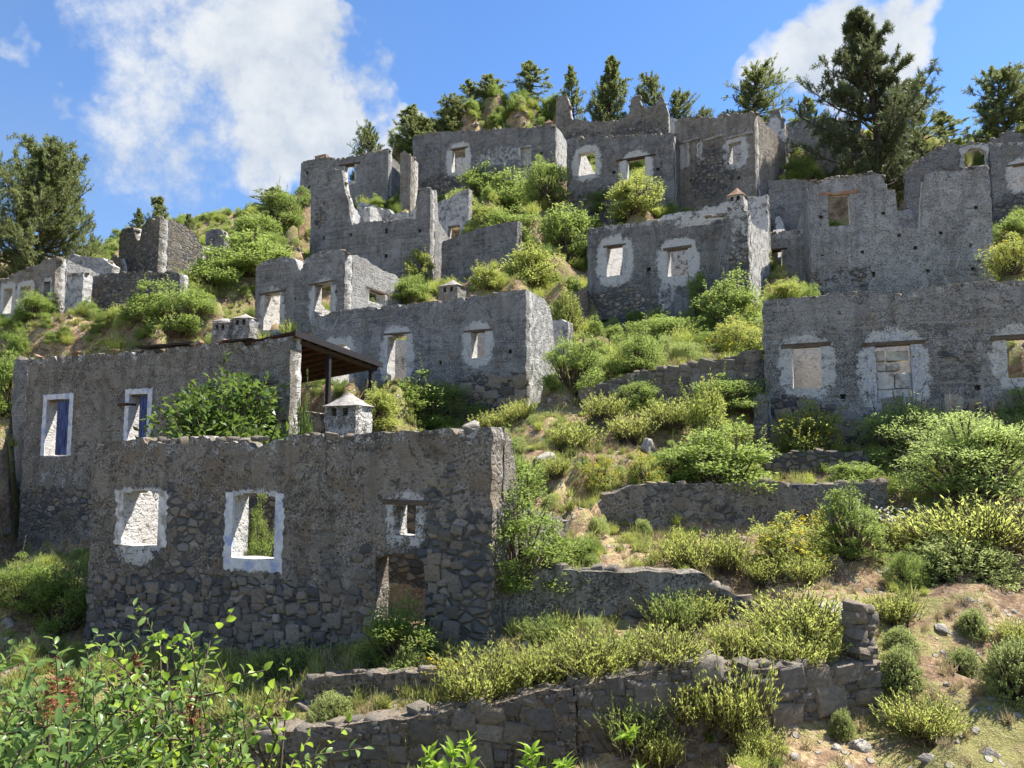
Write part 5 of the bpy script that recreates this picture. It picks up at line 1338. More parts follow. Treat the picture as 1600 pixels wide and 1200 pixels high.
def p_branchy(seed, mat, H=2.0, n=9, spread=.6, sub=7, per=9, L=.11, W=.05, ovate=True, seedheads=0, droop=.3, rosette=False, tmin=.3, lsub=.55):
    """near plants with leaves one can tell apart: stems, side shoots, alternate leaves"""
    r = np.random.default_rng(seed); p = stems_fan(r, n, spread, H * .7, H, .08 * H, k=6, up=.12)
    t = np.sort(r.uniform(tmin, 1.0, (n, sub)), 1); t[:, -1] = 1; q, tg = along(p, t)
    d = unit(tg * .8 + r.normal(size=q.shape) * .6 + np.array([0, 0, .25])); ln = H * .2 * r.uniform(.5, 1.1, (n, sub, 1)) * lsub * 1.8
    s = np.linspace(0, 1, 4)[None, None, :, None]
    tw = (q[:, :, None] + d[:, :, None] * ln[:, :, None] * s).reshape(-1, 4, 3); tw[:, 1:] += r.normal(size=tw[:, 1:].shape) * .012 * H
    N = len(tw); u = np.tile(np.linspace(.2, 1, per)[None], (N, 1)) if not rosette else r.uniform(.72, 1.0, (N, per)); qq, tg2 = along(tw, u)
    az = np.cumsum(np.full((N, per), 2.4), 1) + r.random((N, 1)) * 6; a = unit(np.cross(tg2, np.array([.3, .2, 1.0]))); b = np.cross(tg2, a)
    out_ = a * np.cos(az)[..., None] + b * np.sin(az)[..., None]
    ld = tg2 * .55 + out_ * .85 + np.array([0, 0, .15]) + r.normal(size=qq.shape) * .12; nor = unit(r.normal(size=qq.shape) * .55 + np.array([0, 0, .55]) - out_ * .2)
    c = N * per
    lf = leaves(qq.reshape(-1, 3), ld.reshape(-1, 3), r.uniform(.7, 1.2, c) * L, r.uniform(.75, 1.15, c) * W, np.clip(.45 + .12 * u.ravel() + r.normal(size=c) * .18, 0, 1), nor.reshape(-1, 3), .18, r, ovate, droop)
    st = cat([tubes(p, np.linspace(.009, .003, 6)[None] * H * .9 * np.ones((n, 1)), 5), tubes(tw, np.linspace(.0025, .001, 4)[None] * H * np.ones((N, 1)), 3)])
    res = [('foliage', (*lf, mat)), ('stems', (*st, 'twig'))]
    if seedheads:
        tips = p[:, -1]; tips = tips[np.argsort(-tips[:, 2])[:seedheads]] + np.array([0, 0, .07]); k = 260
        hp = np.repeat(tips, k, 0); hh = r.random(len(hp)); hp = hp + np.c_[r.normal(size=(len(hp), 2)) * (.06 * (1.1 - hh))[:, None], hh * .24 - .04]
        res.append(('seed_heads', (*leaves(hp, r.normal(size=hp.shape) + np.array([0, 0, .3]), r.uniform(.018, .035, len(hp)), .016, r.random(len(hp)), r=r), 'seed')))
    return res

# prototypes -----------------------------------------------------------
PROTO = {}
def proto(kind, fn, seeds, **k):
    PROTO[kind] = []
    for s in seeds:
        PROTO[kind].append([(nm, raw_mesh(nm, [pt])) for nm, pt in fn(s, **k)])
proto('sage', p_sage, (1, 2, 3)); proto('sage_dark', p_sage, (4, 5), mat='bush', n=190, spread=.8); proto('sage_wide', p_sage, (6,), n=340, m=18, spread=1.1)
proto('bush', p_bush, (11, 12, 13)); proto('bush_fine', p_bush, (14, 15), nb=80, per=150, L=.036, W=.015, gap=.8); proto('bushy', p_bush, (16, 17), mat='bushy', nb=48, per=130)
proto('bush_tall', p_bush, (18, 19), nb=70, per=140, L=.042, W=.018, tall=1.7, gap=.75); proto('flower_bush', p_bush, (20, 21), mat='bushy', nb=46, per=120, L=.045, W=.018, fl=120)
proto('dome', p_dome, (31, 32, 33)); proto('dome_big', p_bush, (35, 36), nb=95, per=170, L=.03, W=.0115, mat='spurge_light', gap=.72); proto('dome_yellow', p_dome, (34,), mat='bushy'); proto('weed', p_weed, (41, 42)); proto('weed_green', p_weed, (43,), mat='bush', fl=0)
proto('twig', p_twigs, (51,)); proto('pale_weed', p_weed, (45,), mat='sage', flmat='white_flower', fl=5, n=34)
proto('pine', p_pine, (61, 62), H=10.0); proto('pine_thin', p_pine, (63, 64), H=10.0, nb=60, width=.24, dens=.75, shape=.8); proto('pine_round', p_pine, (65, 66), H=10.0, nb=95, width=.34, round_=.8, base=.12)
proto('pine_big', p_pine, (67,), H=10.0, nb=105, width=.36, base=.13, lean=-.13, shape=1.1, dens=1.0, mat='pine_dark')
proto('pine_left', p_pine, (68,), H=10.0, nb=155, width=.40, round_=.45, base=.1, lean=-.1, shape=.8, dens=1.1, mat='pine')
proto('citrus', p_bush, (71, 72), mat='fig', nb=60, per=75, L=.062, W=.028, gap=1.05)

def plant(name, kind, x, y, z, w, h, label, cat_, group=None, var=None, rot=None, native=(1.0, 1.0), seed=0):
    r = random.Random(int(x * 131 + y * 71) + seed); pr = PROTO[kind]; v = pr[(r.randrange(len(pr)) if var is None else var) % len(pr)]
    o = empty(name, (x, y, z), label, cat_, group)
    o.rotation_euler = (0, 0, r.uniform(0, 6.28) if rot is None else rot)
    o.scale = (w / native[0], w / native[0], h / native[1])
    for nm, me in v:
        c = bpy.data.objects.new(nm, me); COL.objects.link(c); c.parent = o
        if nm in ('flowers', 'foliage', 'crown'): c['kind'] = 'stuff'
    return o
# ------------------------------------------------------------------ individual plants
_nat = {}
def native(kind, var):
    k = (kind, var)
    if k not in _nat:
        me = PROTO[kind][var][0][1]; a = np.empty(len(me.vertices) * 3, np.float32); me.vertices.foreach_get('co', a); a = a.reshape(-1, 3)
        _nat[k] = (2 * float(np.percentile(np.abs(a[:, :2]), 97)), float(np.percentile(a[:, 2], 99.3))) if 'pine' not in kind else (2 * float(np.percentile(np.abs(a[:, :2]), 99.2)), float(a[:, 2].max()))
    return _nat[k]

def S(kind, u, v, wpx, hpx, label, name='shrub', cat_='shrub', group=None, Y=None, sink=.04, var=None, rot=None):
    p = hit(u, v) if Y is None else P(u, v, Y)
    if Y is not None: p = np.array([p[0], p[1], float(hz(p[0], p[1]))]) if name != 'potted' else p
    var = (int(u * 7 + v * 3) if var is None else var) % len(PROTO[kind]); nw, nh = native(kind, var)
    w, h = wpx * p[1] / FPX, hpx * p[1] / FPX
    if Y is not None:            # crown top is where the photo has it, the foot on the hillside
        top = P(u, v - hpx, Y)[2]; h = top - p[2]
    return plant(name, kind, p[0], p[1], p[2] - sink, w, h + sink, label, cat_, group, var, rot, (nw, nh))

SAGE = [
    ('sage', 755, 1100, 135, 82, 'pale green sage bush above the lowest wall, nearest the front house'),
    ('sage', 852, 1072, 95, 62, 'small sage bush second from the front house along the lowest wall'),
    ('sage_wide', 930, 1062, 120, 74, 'broad sage bush left of two joined ones above the lowest wall'),
    ('sage_wide', 1045, 1042, 120, 62, 'broad sage bush right of two joined ones above the lowest wall'),
    ('sage', 1142, 1150, 112, 118, 'tallest sage bush, spiky, standing in front of the lowest wall'),
    ('sage', 1072, 1140, 88, 82, 'spiky sage bush just left of the tallest one before the lowest wall'),
    ('sage_dark', 985, 1172, 100, 78, 'dark green sage bush before the lowest wall in shade'),
    ('sage', 1032, 1200, 60, 58, 'small yellowish sage bush at the bottom edge below the dark green one'),
    ('sage', 1186, 1192, 72, 58, 'low sage bush at the bottom edge right of the tallest sage'),
    ('sage', 1335, 1044, 70, 52, 'sage bush touching the stone post at the wall end'),
    ('sage', 1250, 1050, 105, 66, 'grey green sage bush above the right part of the lowest wall'),
    ('sage_wide', 1255, 1000, 150, 72, 'wide sage thicket on the flat ground left of the stone post'),
    ('sage', 1155, 1028, 84, 60, 'sage bush behind the gap in the lowest wall'),
    ('sage_dark', 1055, 990, 90, 62, 'dark sage bush at the foot of the plastered terrace wall, left one'),
    ('sage', 1100, 970, 70, 44, 'sage bush at the foot of the plastered terrace wall, under its broken end'),
    ('sage', 1440, 1152, 105, 62, 'dark based sage bush alone on bare soil at lower right'),
    ('sage', 1395, 974, 74, 48, 'bright sage bush just right of the stone post'),
    ('sage', 1137, 894, 68, 60, 'upright sage bush in the row below the long terrace wall, middle one'),
    ('sage', 1072, 892, 84, 58, 'upright sage bush in the row below the long terrace wall, left one'),
    ('sage', 1197, 915, 66, 44, 'bright low sage bush in front of the yellow flowered shrubs'),
    ('sage_wide', 1530, 862, 190, 82, 'very wide pale sage thicket at the right edge below the spurge domes'),
    ('sage', 1455, 870, 90, 66, 'sage bush at the left end of the very wide pale thicket'),
    ('sage', 1260, 912, 60, 44, 'sage bush right of the bright low one in front of yellow flowers'),
    ('sage', 895, 704, 76, 44, 'grey green sage bush on the bare path above the long terrace wall'),
    ('sage', 985, 690, 70, 42, 'sage bush uphill of the yellow flowered pair'),
    ('sage', 1050, 668, 80, 44, 'sage bush below the rough climbing terrace wall'),
    ('sage', 945, 655, 60, 40, 'sage bush beneath the left end of the rough climbing wall'),
    ('sage', 775, 676, 60, 34, 'sage bush behind the right corner of the front house wall'),
    ('sage', 812, 660, 54, 34, 'sage bush at the right foot of the middle ruin'),
    ('sage_dark', 850, 1010, 70, 46, 'dark sage bush in the shade at the right foot of the front house'),
    ('sage_dark', 455, 1062, 110, 48, 'dark leafy clump in the shade before the front house wall'),
    ('sage', 1590, 1010, 60, 40, 'small sage bush at the right edge on the soil bank'),
    ('sage', 1150, 700, 60, 40, 'sage bush left of the stone gatepost'),
    ('sage', 870, 745, 50, 34, 'small sage bush at the left end of the long terrace wall'),
]
for s in SAGE: S(*s, name='sage_bush', cat_='bush', group='sage bushes on the terraces')

BUSH = [
    ('bush', 628, 1040, 112, 92, 'yellow green rounded bush growing in the front house doorway'),
    ('bush_tall', 812, 922, 150, 178, 'tall airy shrub at the right corner of the front house'),
    ('bush', 800, 800, 95, 110, 'bright green shrub behind the tall one at the house corner'),
    ('bush_fine', 40, 948, 90, 78, 'dark dense bush in the lower left corner by the shaded wall'),
    ('bush', 100, 985, 95, 100, 'light green bush at the left corner of the front house'),
    ('bush', 12, 640, 56, 90, 'green bush at the left picture edge beside the porch house'),
    ('bush_fine', 895, 612, 84, 90, 'round dark green bush right of the middle ruin'),
    ('dome_yellow', 885, 528, 56, 72, 'olive brown domed shrub above the round dark green bush'),
    ('bush_fine', 660, 668, 145, 84, 'wide bush in front of the middle ruin, left of the rubble base'),
    ('bushy', 590, 665, 70, 60, 'yellowish bush between the porch post and the middle ruin'),
    ('bush', 1138, 512, 96, 84, 'bright green bush at the right foot of the white ringed ruin'),
    ('bush_tall', 1093, 500, 38, 74, 'slender light shrub before the white ringed ruin'),
    ('bush_fine', 1000, 582, 82, 68, 'round green bush above the rough climbing wall'),
    ('bush_fine', 1040, 540, 120, 50, 'dark bush in shade at the foot of the white ringed ruin'),
    ('flower_bush', 1155, 556, 86, 62, 'yellow flowering bush below the white ringed ruin corner'),
    ('flower_bush', 940, 764, 70, 46, 'yellow flowering bush above the sloping end of the long terrace wall'),
    ('flower_bush', 1006, 758, 64, 52, 'yellow flowering bush second above the long terrace wall'),
    ('bush', 1120, 758, 150, 92, 'large green bush spilling over the long terrace wall'),
    ('bush_fine', 1050, 752, 70, 60, 'grey green bush left of the large one over the terrace wall'),
    ('bushy', 1104, 720, 70, 124, 'tall yellowing sapling above the long terrace wall'),
    ('flower_bush', 1265, 712, 96, 84, 'tangled yellow flowered bush below the first window of the blue limewashed ruin'),
    ('bush', 1335, 757, 80, 34, 'low bright shrub hanging over the right end of the long terrace wall'),
    ('flower_bush', 1235, 884, 116, 78, 'yellow flowered shrub in front of the long terrace wall'),
    ('weed', 1290, 870, 70, 62, 'thin yellow flowered weeds in front of the long terrace wall'),
    ('bush_tall', 1330, 872, 92, 120, 'tall leafy shrub before the right end of the long terrace wall'),
    ('pale_weed', 1402, 862, 90, 72, 'clump of pale flower spikes below the spurge domes'),
    ('bush_fine', 1416, 922, 58, 66, 'dark conical bush standing alone right of centre'),
    ('bush', 885, 408, 92, 86, 'yellow green bush beside the left edge of the white ringed ruin'),
    ('bushy', 830, 446, 82, 64, 'light leaved bush right of the dark wall stub'),
    ('bushy', 760, 450, 50, 38, 'small yellow bush below the dark wall stub'),
    ('bushy', 655, 446, 44, 60, 'slim bush at the sunlit corner of the beam holed ruin'),
    ('bush', 640, 470, 60, 40, 'low bush behind the middle ruin wall top'),
    ('bush', 748, 306, 64, 50, 'rounded bush left in the thicket under the long dark ruin'),
    ('bush', 800, 330, 90, 62, 'rounded bush middle in the thicket under the long dark ruin'),
    ('bush_fine', 852, 318, 78, 76, 'rounded bush right in the thicket under the long dark ruin'),
    ('bush_fine', 800, 375, 90, 50, 'dark bush above the sloping dark wall stub'),
    ('bushy', 768, 352, 54, 34, 'bright yellow green shrub behind the sloping dark wall stub'),
    ('dome', 720, 345, 60, 50, 'pale shrub behind the sunlit corner of the beam holed ruin'),
    ('bush', 603, 292, 48, 52, 'round bush beside the narrow stone pillar'),
    ('bush', 575, 325, 70, 40, 'low bush inside the beam holed ruin'),
    ('bushy', 993, 330, 80, 58, 'yellowing bush in front of the dark two storey ruin'),
    ('bush_fine', 940, 335, 60, 40, 'dark bush at the foot of the dark two storey ruin'),
    ('bushy', 1183, 302, 40, 48, 'light shrub right of the tall cracked ruin'),
    ('bush', 1246, 280, 44, 40, 'round shrub below the stained pale wall'),
    ('bush', 335, 446, 84, 58, 'rounded bush on the left slope right of the skyline tower'),
    ('bush', 395, 428, 120, 62, 'wide bush on the left slope above the small ruin'),
    ('bush_fine', 285, 520, 100, 80, 'dark olive bush on the left slope above the porch house'),
    ('bush', 230, 500, 70, 60, 'bush below the long dark retaining wall'),
    ('bushy', 294, 460, 40, 34, 'orange tinged small bush at the end of the retaining wall'),
    ('bush', 55, 500, 50, 46, 'bush under the whitewashed window gaps at far left'),
    ('bush_fine', 440, 350, 60, 60, 'bush on the left skyline below the beam holed ruin'),
    ('bush', 405, 385, 70, 50, 'bush on the left skyline above the small ruin'),
    ('flower_bush', 1580, 425, 70, 62, 'yellow flowering bush right of the broad pale front'),
    ('bush', 1592, 372, 50, 44, 'bush at the right edge below the dark plastered ruin'),
    ('bushy', 1228, 470, 50, 34, 'light shrub in front of the annexe doorway'),
    ('bushy', 1200, 440, 30, 44, 'thin shrub inside the annexe'),
    ('weed', 690, 1062, 60, 30, 'weeds on the mossy terrace edge before the doorway'),
    ('bush_fine', 1000, 640, 70, 50, 'bush growing against the rough climbing wall'),
    ('bush_fine', 1140, 640, 110, 56, 'dark bush under the right end of the rough climbing wall'),
    ('bush', 900, 880, 60, 40, 'small green shrub on top of the plastered terrace wall'),
]
for s in BUSH: S(*s)

DOMES = [
    ('dome_big', 1425, 728, 145, 104, 'large pale green spurge dome below the middle window of the blue limewashed ruin'),
    ('dome_big', 1520, 770, 195, 120, 'largest pale green spurge dome at the right edge'),
    ('dome_big', 1612, 700, 120, 90, 'spurge dome cut by the right edge under the last window'),
    ('dome', 1500, 905, 150, 66, 'low leafy dome below the very wide sage thicket'),
    ('dome', 1520, 992, 44, 38, 'small round grey green plant on the soil bank'),
    ('dome', 1506, 1054, 46, 40, 'small round plant lower on the soil bank'),
    ('dome', 1405, 1070, 62, 56, 'grey green plant right of the stone post foot'),
    ('dome', 1315, 1150, 38, 38, 'small pale plant below the wall end'),
    ('dome', 1590, 1090, 90, 84, 'green domed plant at the lower right edge'),
    ('dome', 1405, 1020, 54, 38, 'small dome uphill of the grey green plant'),
    ('dome', 640, 1050, 60, 40, 'pale feathery plant before the doorway bush'),
    ('dome', 520, 1128, 70, 42, 'pale feathery plant on the grass above the lowest wall'),
]
for s in DOMES: S(*s, name='spurge_bush', cat_='bush', group='spurge domes')

# leafy citrus behind the front house
S('citrus', 358, 690, 205, 104, 'glossy leaved fruit tree behind the front house wall', 'fruit_tree', 'tree', Y=24.0)
S('bush_tall', 408, 850, 46, 78, 'leafy plant inside the second window of the front house', 'shrub', 'shrub', Y=18.6, sink=0)
S('citrus', 478, 668, 50, 30, 'thin leafy branch spray by the porch post', 'shrub', 'shrub', Y=20.8)

# pines ---------------------------------------------------------------
def pine(kind, u, vb, vt, wpx, Y, label, var=0, rot=None, name='pine_tree'):
    p = P(u, vb, Y); z = float(hz(p[0], p[1])); h = P(u, vt, Y)[2] - z; nw, nh = native(kind, var % len(PROTO[kind]))
    o = plant(name, kind, p[0], p[1], z - .1, (1.35 if kind == 'pine_thin' else 1.0) * wpx * Y / FPX, h, label, 'tree', 'pines on the ridge' if Y > 50 else None, var % len(PROTO[kind]), rot, (nw, nh))
    return o
pine('pine_big', 1385, 285, 10, 225, 50.0, 'largest pine, tall and dark, leaning behind the broad pale front', 0, 0.0)
pine('pine_left', 62, 470, 218, 215, 47.0, 'big spreading pine at the left edge over the terrace house', 0, 2.2)
pine('pine_round', 1570, 225, 92, 130, 56.0, 'broad rounded pine at the right edge', 0, 1.0)
pine('pine_round', 1620, 225, 120, 110, 57.0, 'rounded pine cut by the right edge behind the broad one', 1, 2.0)
pine('pine_round', 1180, 195, 98, 108, 64.0, 'dense rounded pine right of the small chimney on the ridge', 1, 0.4)
pine('pine', 955, 175, 84, 78, 71.0, 'tall pine with open top on the ridge behind the jagged ruin', 0, 1.2)
pine('pine_round', 1018, 185, 106, 64, 70.0, 'dark pine right behind the jagged skyline ruin', 0, 3.0)
pine('pine_round', 1062, 190, 134, 62, 69.0, 'low dense dark pine at the right end of the jagged ruin', 1, 1.7)
pine('pine_thin', 895, 165, 98, 40, 72.0, 'slender pale pine left of the jagged ruin', 0, .3)
pine('pine_thin', 828, 160, 94, 56, 74.0, 'slender pine on the hill top above the long dark ruin', 1, 1.3)
pine('pine_thin', 764, 160, 116, 46, 74.0, 'small pine left on the hill top', 0, 2.3)
pine('pine_thin', 732, 172, 124, 44, 73.0, 'small pine next to the left one on the hill top', 1, 3.3)
pine('pine_round', 706, 205, 142, 70, 70.0, 'bushy pine on the left shoulder of the hill top', 0, 2.0)
pine('pine_round', 662, 225, 178, 84, 69.0, 'spreading olive green pine left of the bushy one', 1, 4.0)
pine('pine_thin', 640, 225, 160, 50, 70.0, 'thin topped pine behind the spreading olive green one', 0, 5.0)
pine('pine_round', 575, 245, 190, 60, 68.0, 'loose round crowned tree at the left end of the ridge', 0, 5.2)
pine('pine_thin', 1475, 225, 172, 66, 60.0, 'small pale pine between the largest and the broad rounded pine', 1, .9)
pine('pine_thin', 1262, 215, 150, 40, 62.0, 'thin pine showing left of the largest pine', 0, 2.9)
pine('pine_thin', 1430, 240, 120, 80, 54.0, 'pine showing right of the largest pine', 1, 4.1)
pine('pine_thin', 246, 410, 303, 52, 54.0, 'small pine behind the weathered tower corner', 1, 1.9)
pine('pine_thin', 216, 410, 322, 30, 54.5, 'sapling pine left of the one behind the tower', 0, 1.1)
pine('pine_thin', 425, 350, 292, 48, 56.0, 'sparse small tree on the left skyline', 0, 3.7)
pine('pine_thin', 292, 400, 330, 26, 54.5, 'sapling pine right of the one behind the tower', 1, .1)
pine('pine_round', 1100, 195, 165, 40, 70.0, 'small round pine top beside the ridge chimney', 0, .6)

# near plants at the bottom edge ---------------------------------------
def near(label, name, u, vt, Y, wpx, fn_args, seed, cat_='plant'):
    """a plant standing on the near bank; its top reaches the photo point (u, vt)"""
    p = P(u, vt, Y); z = float(hz(p[0], p[1])); H = p[2] - z
    parts = p_branchy(seed, H=H, **fn_args)
    o = empty(name, (p[0], p[1], z - .03), label, cat_)
    for nm, pt in parts:
        c = bpy.data.objects.new(nm, raw_mesh(nm, [pt])); COL.objects.link(c); c.parent = o
        if nm != 'stems': c['kind'] = 'stuff'
    return o
TB = dict(mat='tereb', n=40, spread=.42, sub=16, per=15, L=.095, W=.043, seedheads=2, droop=.25, tmin=.5, lsub=.45)
YG = dict(mat='young', n=18, spread=.3, sub=13, per=9, L=.09, W=.064, droop=.35, tmin=.45, lsub=.5)
near('glossy dark bush with red seed heads in the lower left corner', 'seed_bush', 60, 965, 6.2, 300, TB, 81)
near('glossy bush with rusty red seed heads beside the young bright tree', 'seed_bush', 160, 1000, 6.6, 300, dict(TB, n=36, seedheads=3), 82)
near('low glossy bush at the very bottom left corner', 'seed_bush', -20, 1030, 4.8, 300, dict(TB, seedheads=2), 83)
near('young tree with bright heart shaped leaves at lower left', 'young_tree', 275, 958, 6.4, 200, YG, 84, 'tree')
near('bright leaved sapling right of the young tree, thin stems', 'young_tree', 305, 1060, 6.3, 200, dict(YG, n=8, spread=.2, sub=8), 85, 'tree')
near('bright low sapling shoots below the seed heads', 'young_tree', 130, 1100, 5.2, 200, dict(YG, n=20, spread=.65), 86, 'tree')
SH = dict(mat='young', n=15, spread=.42, sub=7, per=17, L=.095, W=.034, droop=.45, tmin=.55, rosette=True, lsub=.45)
near('bright leafy shoots rising at the bottom edge, left of centre', 'leafy_shoots', 690, 1140, 5.4, 120, SH, 87)
near('bright leafy shoots at the bottom edge right of the larger ones', 'leafy_shoots', 835, 1168, 5.3, 80, dict(SH, n=9), 88)
near('single bright leafy sprig at the bottom edge under the dark sage', 'leafy_shoots', 1000, 1172, 5.4, 60, dict(SH, n=4, spread=.15), 89)

# rocks one can pick out -------------------------------------------------
def rock_mesh(seed):
    import bmesh
    r = np.random.default_rng(seed + 300); bm = bmesh.new()
    for q in unit(r.normal(size=(22, 3))) * r.uniform(.36, .54, (22, 1)): bm.verts.new(q)
    bmesh.ops.convex_hull(bm, input=bm.verts[:]); bmesh.ops.delete(bm, geom=[v for v in bm.verts if not v.link_faces], context='VERTS')
    bmesh.ops.bevel(bm, geom=bm.edges[:], offset=.03, segments=1, affect='EDGES')
    me = bpy.data.meshes.new('rock'); bm.to_mesh(me); bm.free(); me.materials.append(M['rock'])
    me.polygons.foreach_set('use_smooth', [True] * len(me.polygons)); me.set_sharp_from_angle(angle=R_(28))
    return me
ROCKS = [rock_mesh(k) for k in range(7)]
ROCKP = [(735, 662, 34, 24, 'weathered tan rock on the right end of the front house wall top'), (1012, 706, 30, 30, 'pale boulder between the shrubs above the long terrace wall'), (1300, 960, 80, 26, 'flat pale rock slab left of the stone post'), (1240, 1002, 26, 18, 'small rock in the sage thicket'),
         (1230, 905, 36, 24, 'rounded boulder under the yellow flowered shrubs'), (850, 722, 44, 26, 'pale rock on the bare path'), (1470, 985, 30, 14, 'flat stone on the bare soil right of the post'), (1345, 1170, 40, 18, 'loose stone at the bottom below the wall end'), (1010, 745, 24, 22, 'dark stone by the yellow flowered pair'), (1450, 1190, 34, 16, 'loose stone at the bottom right')]
for k, (u, v, w, h, lab) in enumerate(ROCKP):
    p = hit(u, v) if k else P(735, 672, 15.6); s = p[1] / FPX
    o = bpy.data.objects.new('rock', ROCKS[k % 5]); COL.objects.link(o); o.location = (p[0], p[1], p[2] + h * s * .15); o.scale = (w * s, w * s * .8, h * s * 1.3); o.rotation_euler = (0, 0, k * 1.3)
    tag(o, lab, 'rock')

# ------------------------------------------------------------------ growth nobody could count
def scatter(name, label, cat_, kinds, pts, scl, seed=0, tilt=.12, meshes=None, zs=None):
    """one object: many small plants on the hillside through geometry nodes"""
    r = np.random.default_rng(seed); n = len(pts)
    me = bpy.data.meshes.new(name); z = hz(pts[:, 0], pts[:, 1]) - .03
    me.vertices.add(n); me.vertices.foreach_set('co', np.c_[pts, z].astype(np.float32).ravel())
    rot = np.c_[r.normal(size=(n, 2)) * tilt, r.random(n) * 6.28].astype(np.float32)
    me.attributes.new('rot', 'FLOAT_VECTOR', 'POINT').data.foreach_set('vector', rot.ravel())
    sc = np.repeat(scl[:, None], 3, 1) * np.c_[np.ones(n), np.ones(n), r.uniform(.8, 1.2, n)] if scl.ndim == 1 else scl
    me.attributes.new('scl', 'FLOAT_VECTOR', 'POINT').data.foreach_set('vector', sc.astype(np.float32).ravel())
    obs = []
    if meshes is None:
        for kd in kinds:
            for parts in PROTO[kd]:
                for nm, m_ in parts[:1]:
                    obs.append(bpy.data.objects.new('seed_' + name, m_))
    else:
        obs = [bpy.data.objects.new('seed_' + name, m_) for m_ in meshes]
    me.attributes.new('pick', 'INT', 'POINT').data.foreach_set('value', r.integers(0, len(obs), n).astype(np.int32))
    o = bpy.data.objects.new(name, me); COL.objects.link(o); tag(o, label, cat_, kind='stuff')
    g = bpy.data.node_groups.new(name, 'GeometryNodeTree')
    g.interface.new_socket('Geometry', in_out='INPUT', socket_type='NodeSocketGeometry'); g.interface.new_socket('Geometry', in_out='OUTPUT', socket_type='NodeSocketGeometry')
    gi, go = g.nodes.new('NodeGroupInput'), g.nodes.new('NodeGroupOutput')
    ip = g.nodes.new('GeometryNodeInstanceOnPoints'); jn = g.nodes.new('GeometryNodeJoinGeometry')
    for ob in obs:
        oi = g.nodes.new('GeometryNodeObjectInfo'); oi.inputs['Object'].default_value = ob; oi.inputs['As Instance'].default_value = True
        g.links.new(oi.outputs['Geometry'], jn.inputs[0])
    def attr(nm, tp):
        a = g.nodes.new('GeometryNodeInputNamedAttribute'); a.data_type = tp; a.inputs['Name'].default_value = nm
        return a.outputs[0]
    g.links.new(gi.outputs[0], ip.inputs['Points']); g.links.new(jn.outputs[0], ip.inputs['Instance']); ip.inputs['Pick Instance'].default_value = True
    g.links.new(attr('pick', 'INT'), ip.inputs['Instance Index']); e2r = g.nodes.new('FunctionNodeEulerToRotation'); g.links.new(attr('rot', 'FLOAT_VECTOR'), e2r.inputs[0]); g.links.new(e2r.outputs[0], ip.inputs['Rotation'])
    g.links.new(attr('scl', 'FLOAT_VECTOR'), ip.inputs['Scale']); g.links.new(ip.outputs[0], go.inputs[0])
    md = o.modifiers.new('scatter', 'NODES'); md.node_group = g
    return o

def free(p, pad=.25, inside_ok=False):
    ok = np.ones(len(p), bool)
    for O, d, n, ln, dp in FOOT:
        a = (p - O) @ d; b = (p - O) @ n
        ok &= ~((a > -pad) & (a < ln + pad) & (b > -pad) & (b < dp + pad))
    return ok

def area(n, y0, y1, seed, wid=.78, extra=4.0):
    r = np.random.default_rng(seed); y = np.sqrt(r.uniform(y0 * y0, y1 * y1, n)); x = r.uniform(-1, 1, n) * (y * wid + extra)
    p = np.c_[x, y]
    return p[free(p)]

def thin(p, f, lo, hi, seed):
    r = np.random.default_rng(seed + 99)
    return p[r.random(len(p)) < sm(lo, hi, f(p[:, 0], p[:, 1]))]

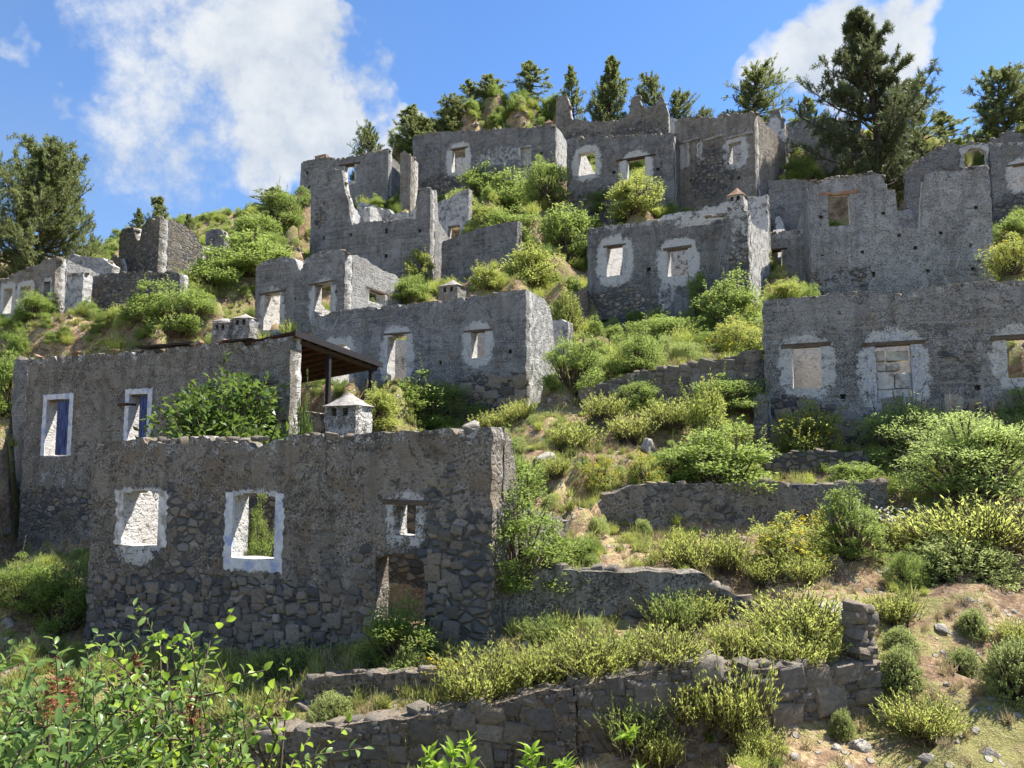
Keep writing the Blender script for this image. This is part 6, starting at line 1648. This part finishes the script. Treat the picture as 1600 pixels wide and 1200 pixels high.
veg = lambda x, y: fbm(x * .32, y * .32, 0, 44, 3)
bare = lambda x, y: 1 - veg(x, y)
dryside = lambda x, y: sm(.5, 4.5, x) * sm(19.5, 15.5, y)
def keep(p, f, seed):
    r = np.random.default_rng(seed + 500)
    return p[r.random(len(p)) > f(p[:, 0], p[:, 1])]
def go():
    r = np.random.default_rng(5)
    p = keep(thin(area(13000, 9, 44, 1), veg, .28, .52, 1), lambda x, y: dryside(x, y) * .88 + .12, 1)
    scatter('grass', 'short green grass tufts over the terraces', 'grass', ['g1'], p, r.uniform(.45, 1.0, len(p)), 1)
    p = area(10000, 9, 42, 2)
    scatter('dry_grass', 'tan dry grass and straw between the bushes', 'dry grass', ['g2'], p, r.uniform(.35, .85, len(p)), 2)
    p = keep(thin(area(6500, 11, 37, 3), veg, .34, .54, 3), lambda x, y: dryside(x, y) * .8 + .1, 3)
    scatter('low_scrub', 'small mixed scrub plants among the terraces', 'scrub', ['sage', 'dome', 'weed_green', 'pale_weed', 'sage_dark', 'sage_wide'], p, np.clip(r.lognormal(-1.35, .4, len(p)), .12, .55), 3)
    p = area(900, 11, 40, 31)
    scatter('dry_twigs', 'small dead thorny twigs on the soil', 'dry scrub', ['twig'], p, r.uniform(.3, .6, len(p)), 31)
    p = thin(area(5600, 29, 75, 4, .74, 6), lambda x, y: veg(x, y) + .2, .34, .55, 4)
    scatter('hillside_scrub', 'dense low scrub covering the upper slope', 'scrub', ['sage', 'dome', 'bush', 'bush_fine', 'sage_dark', 'sage_wide'], p, r.uniform(.4, 1.1, len(p)), 4)
    p = area(2200, 36, 76, 6, .74, 6)
    scatter('upper_grass', 'yellow green grass on the upper slope', 'grass', ['g1', 'g2'], p, r.uniform(.8, 1.6, len(p)), 6)
    p = thin(area(4200, 9.5, 40, 7), lambda x, y: bare(x, y) + dryside(x, y) * .2, .42, .6, 7)
    scatter('stone_rubble', 'loose pale stones strewn over the bare soil', 'stones', None, p, np.clip(r.lognormal(-2.2, .55, len(p)), .04, .4), 7, .5, ROCKS)
    q = area(1500, 60, 76, 12, .22, 3)
    scatter('hilltop_scrub', 'olive scrub and low bushes over the hill top', 'scrub', ['sage', 'bush_fine', 'sage_dark', 'twig', 'dome_yellow', 'bush'], q, r.uniform(.5, 1.4, len(q)), 12)
    p = thin(area(3500, 10, 19, 13, .7, 2), lambda x, y: sm(4, -3, x) * .6 + .2, .3, .6, 13)
    scatter('meadow_grass', 'pale green grass on the terrace in front of the front house', 'grass', ['g1', 'g1', 'g2'], p, r.uniform(.5, 1.1, len(p)), 13)
    rr = np.random.default_rng(77); q = np.c_[rr.uniform(-18, -7, 130), rr.uniform(62, 74, 130)]; q = q[free(q)]
    scatter('ridge_thicket', 'thick green bushes merging along the wooded ridge', 'bushes', ['bush', 'bush_fine'], q, rr.uniform(.9, 1.9, len(q)), 77)
    q = np.c_[rr.uniform(2, 17, 110), rr.uniform(67, 74, 110)]; q = q[free(q)]
    scatter('ridge_bushes', 'low green bushes under the ridge pines', 'bushes', ['bush', 'bush_fine'], q, rr.uniform(.8, 1.7, len(q)), 79)
    fp = []
    for O, d, n, ln, dp in FOOT:
        if O[1] > 60: continue
        m_ = int(ln * 7); fp.append(O + d * rr.uniform(-.3, ln + .6, (m_, 1)) - n * np.abs(rr.normal(0, .7, (m_, 1))) - n * .15)
    fp = np.concatenate(fp); fp = fp[free(fp, .08)]
    scatter('fallen_masonry', 'broken stones fallen at the feet of the ruined walls', 'stones', None, fp, np.c_[rr.uniform(.08, .34, len(fp)), rr.uniform(.08, .3, len(fp)), rr.uniform(.07, .22, len(fp))], 78, .4, STONES_T)
    q = area(500, 64, 75, 8, .2, 4)
    scatter('hilltop_rocks', 'grey limestone rocks on the hill top', 'rocks', None, q, np.c_[r.uniform(.3, 1.1, len(q)), r.uniform(.3, 1.1, len(q)), r.uniform(.2, .6, len(q))], 8, .4, ROCKS)
    p = area(900, 3.0, 9.5, 9)
    scatter('bank_grass', 'long grass and straw on the near bank', 'grass', ['g1', 'g2'], p, r.uniform(.7, 1.5, len(p)), 9)
proto('g1', p_grass, (91, 92, 93)); proto('g2', p_grass, (94, 95), mat='dry', n=46, h=.45, w=.010)
go()
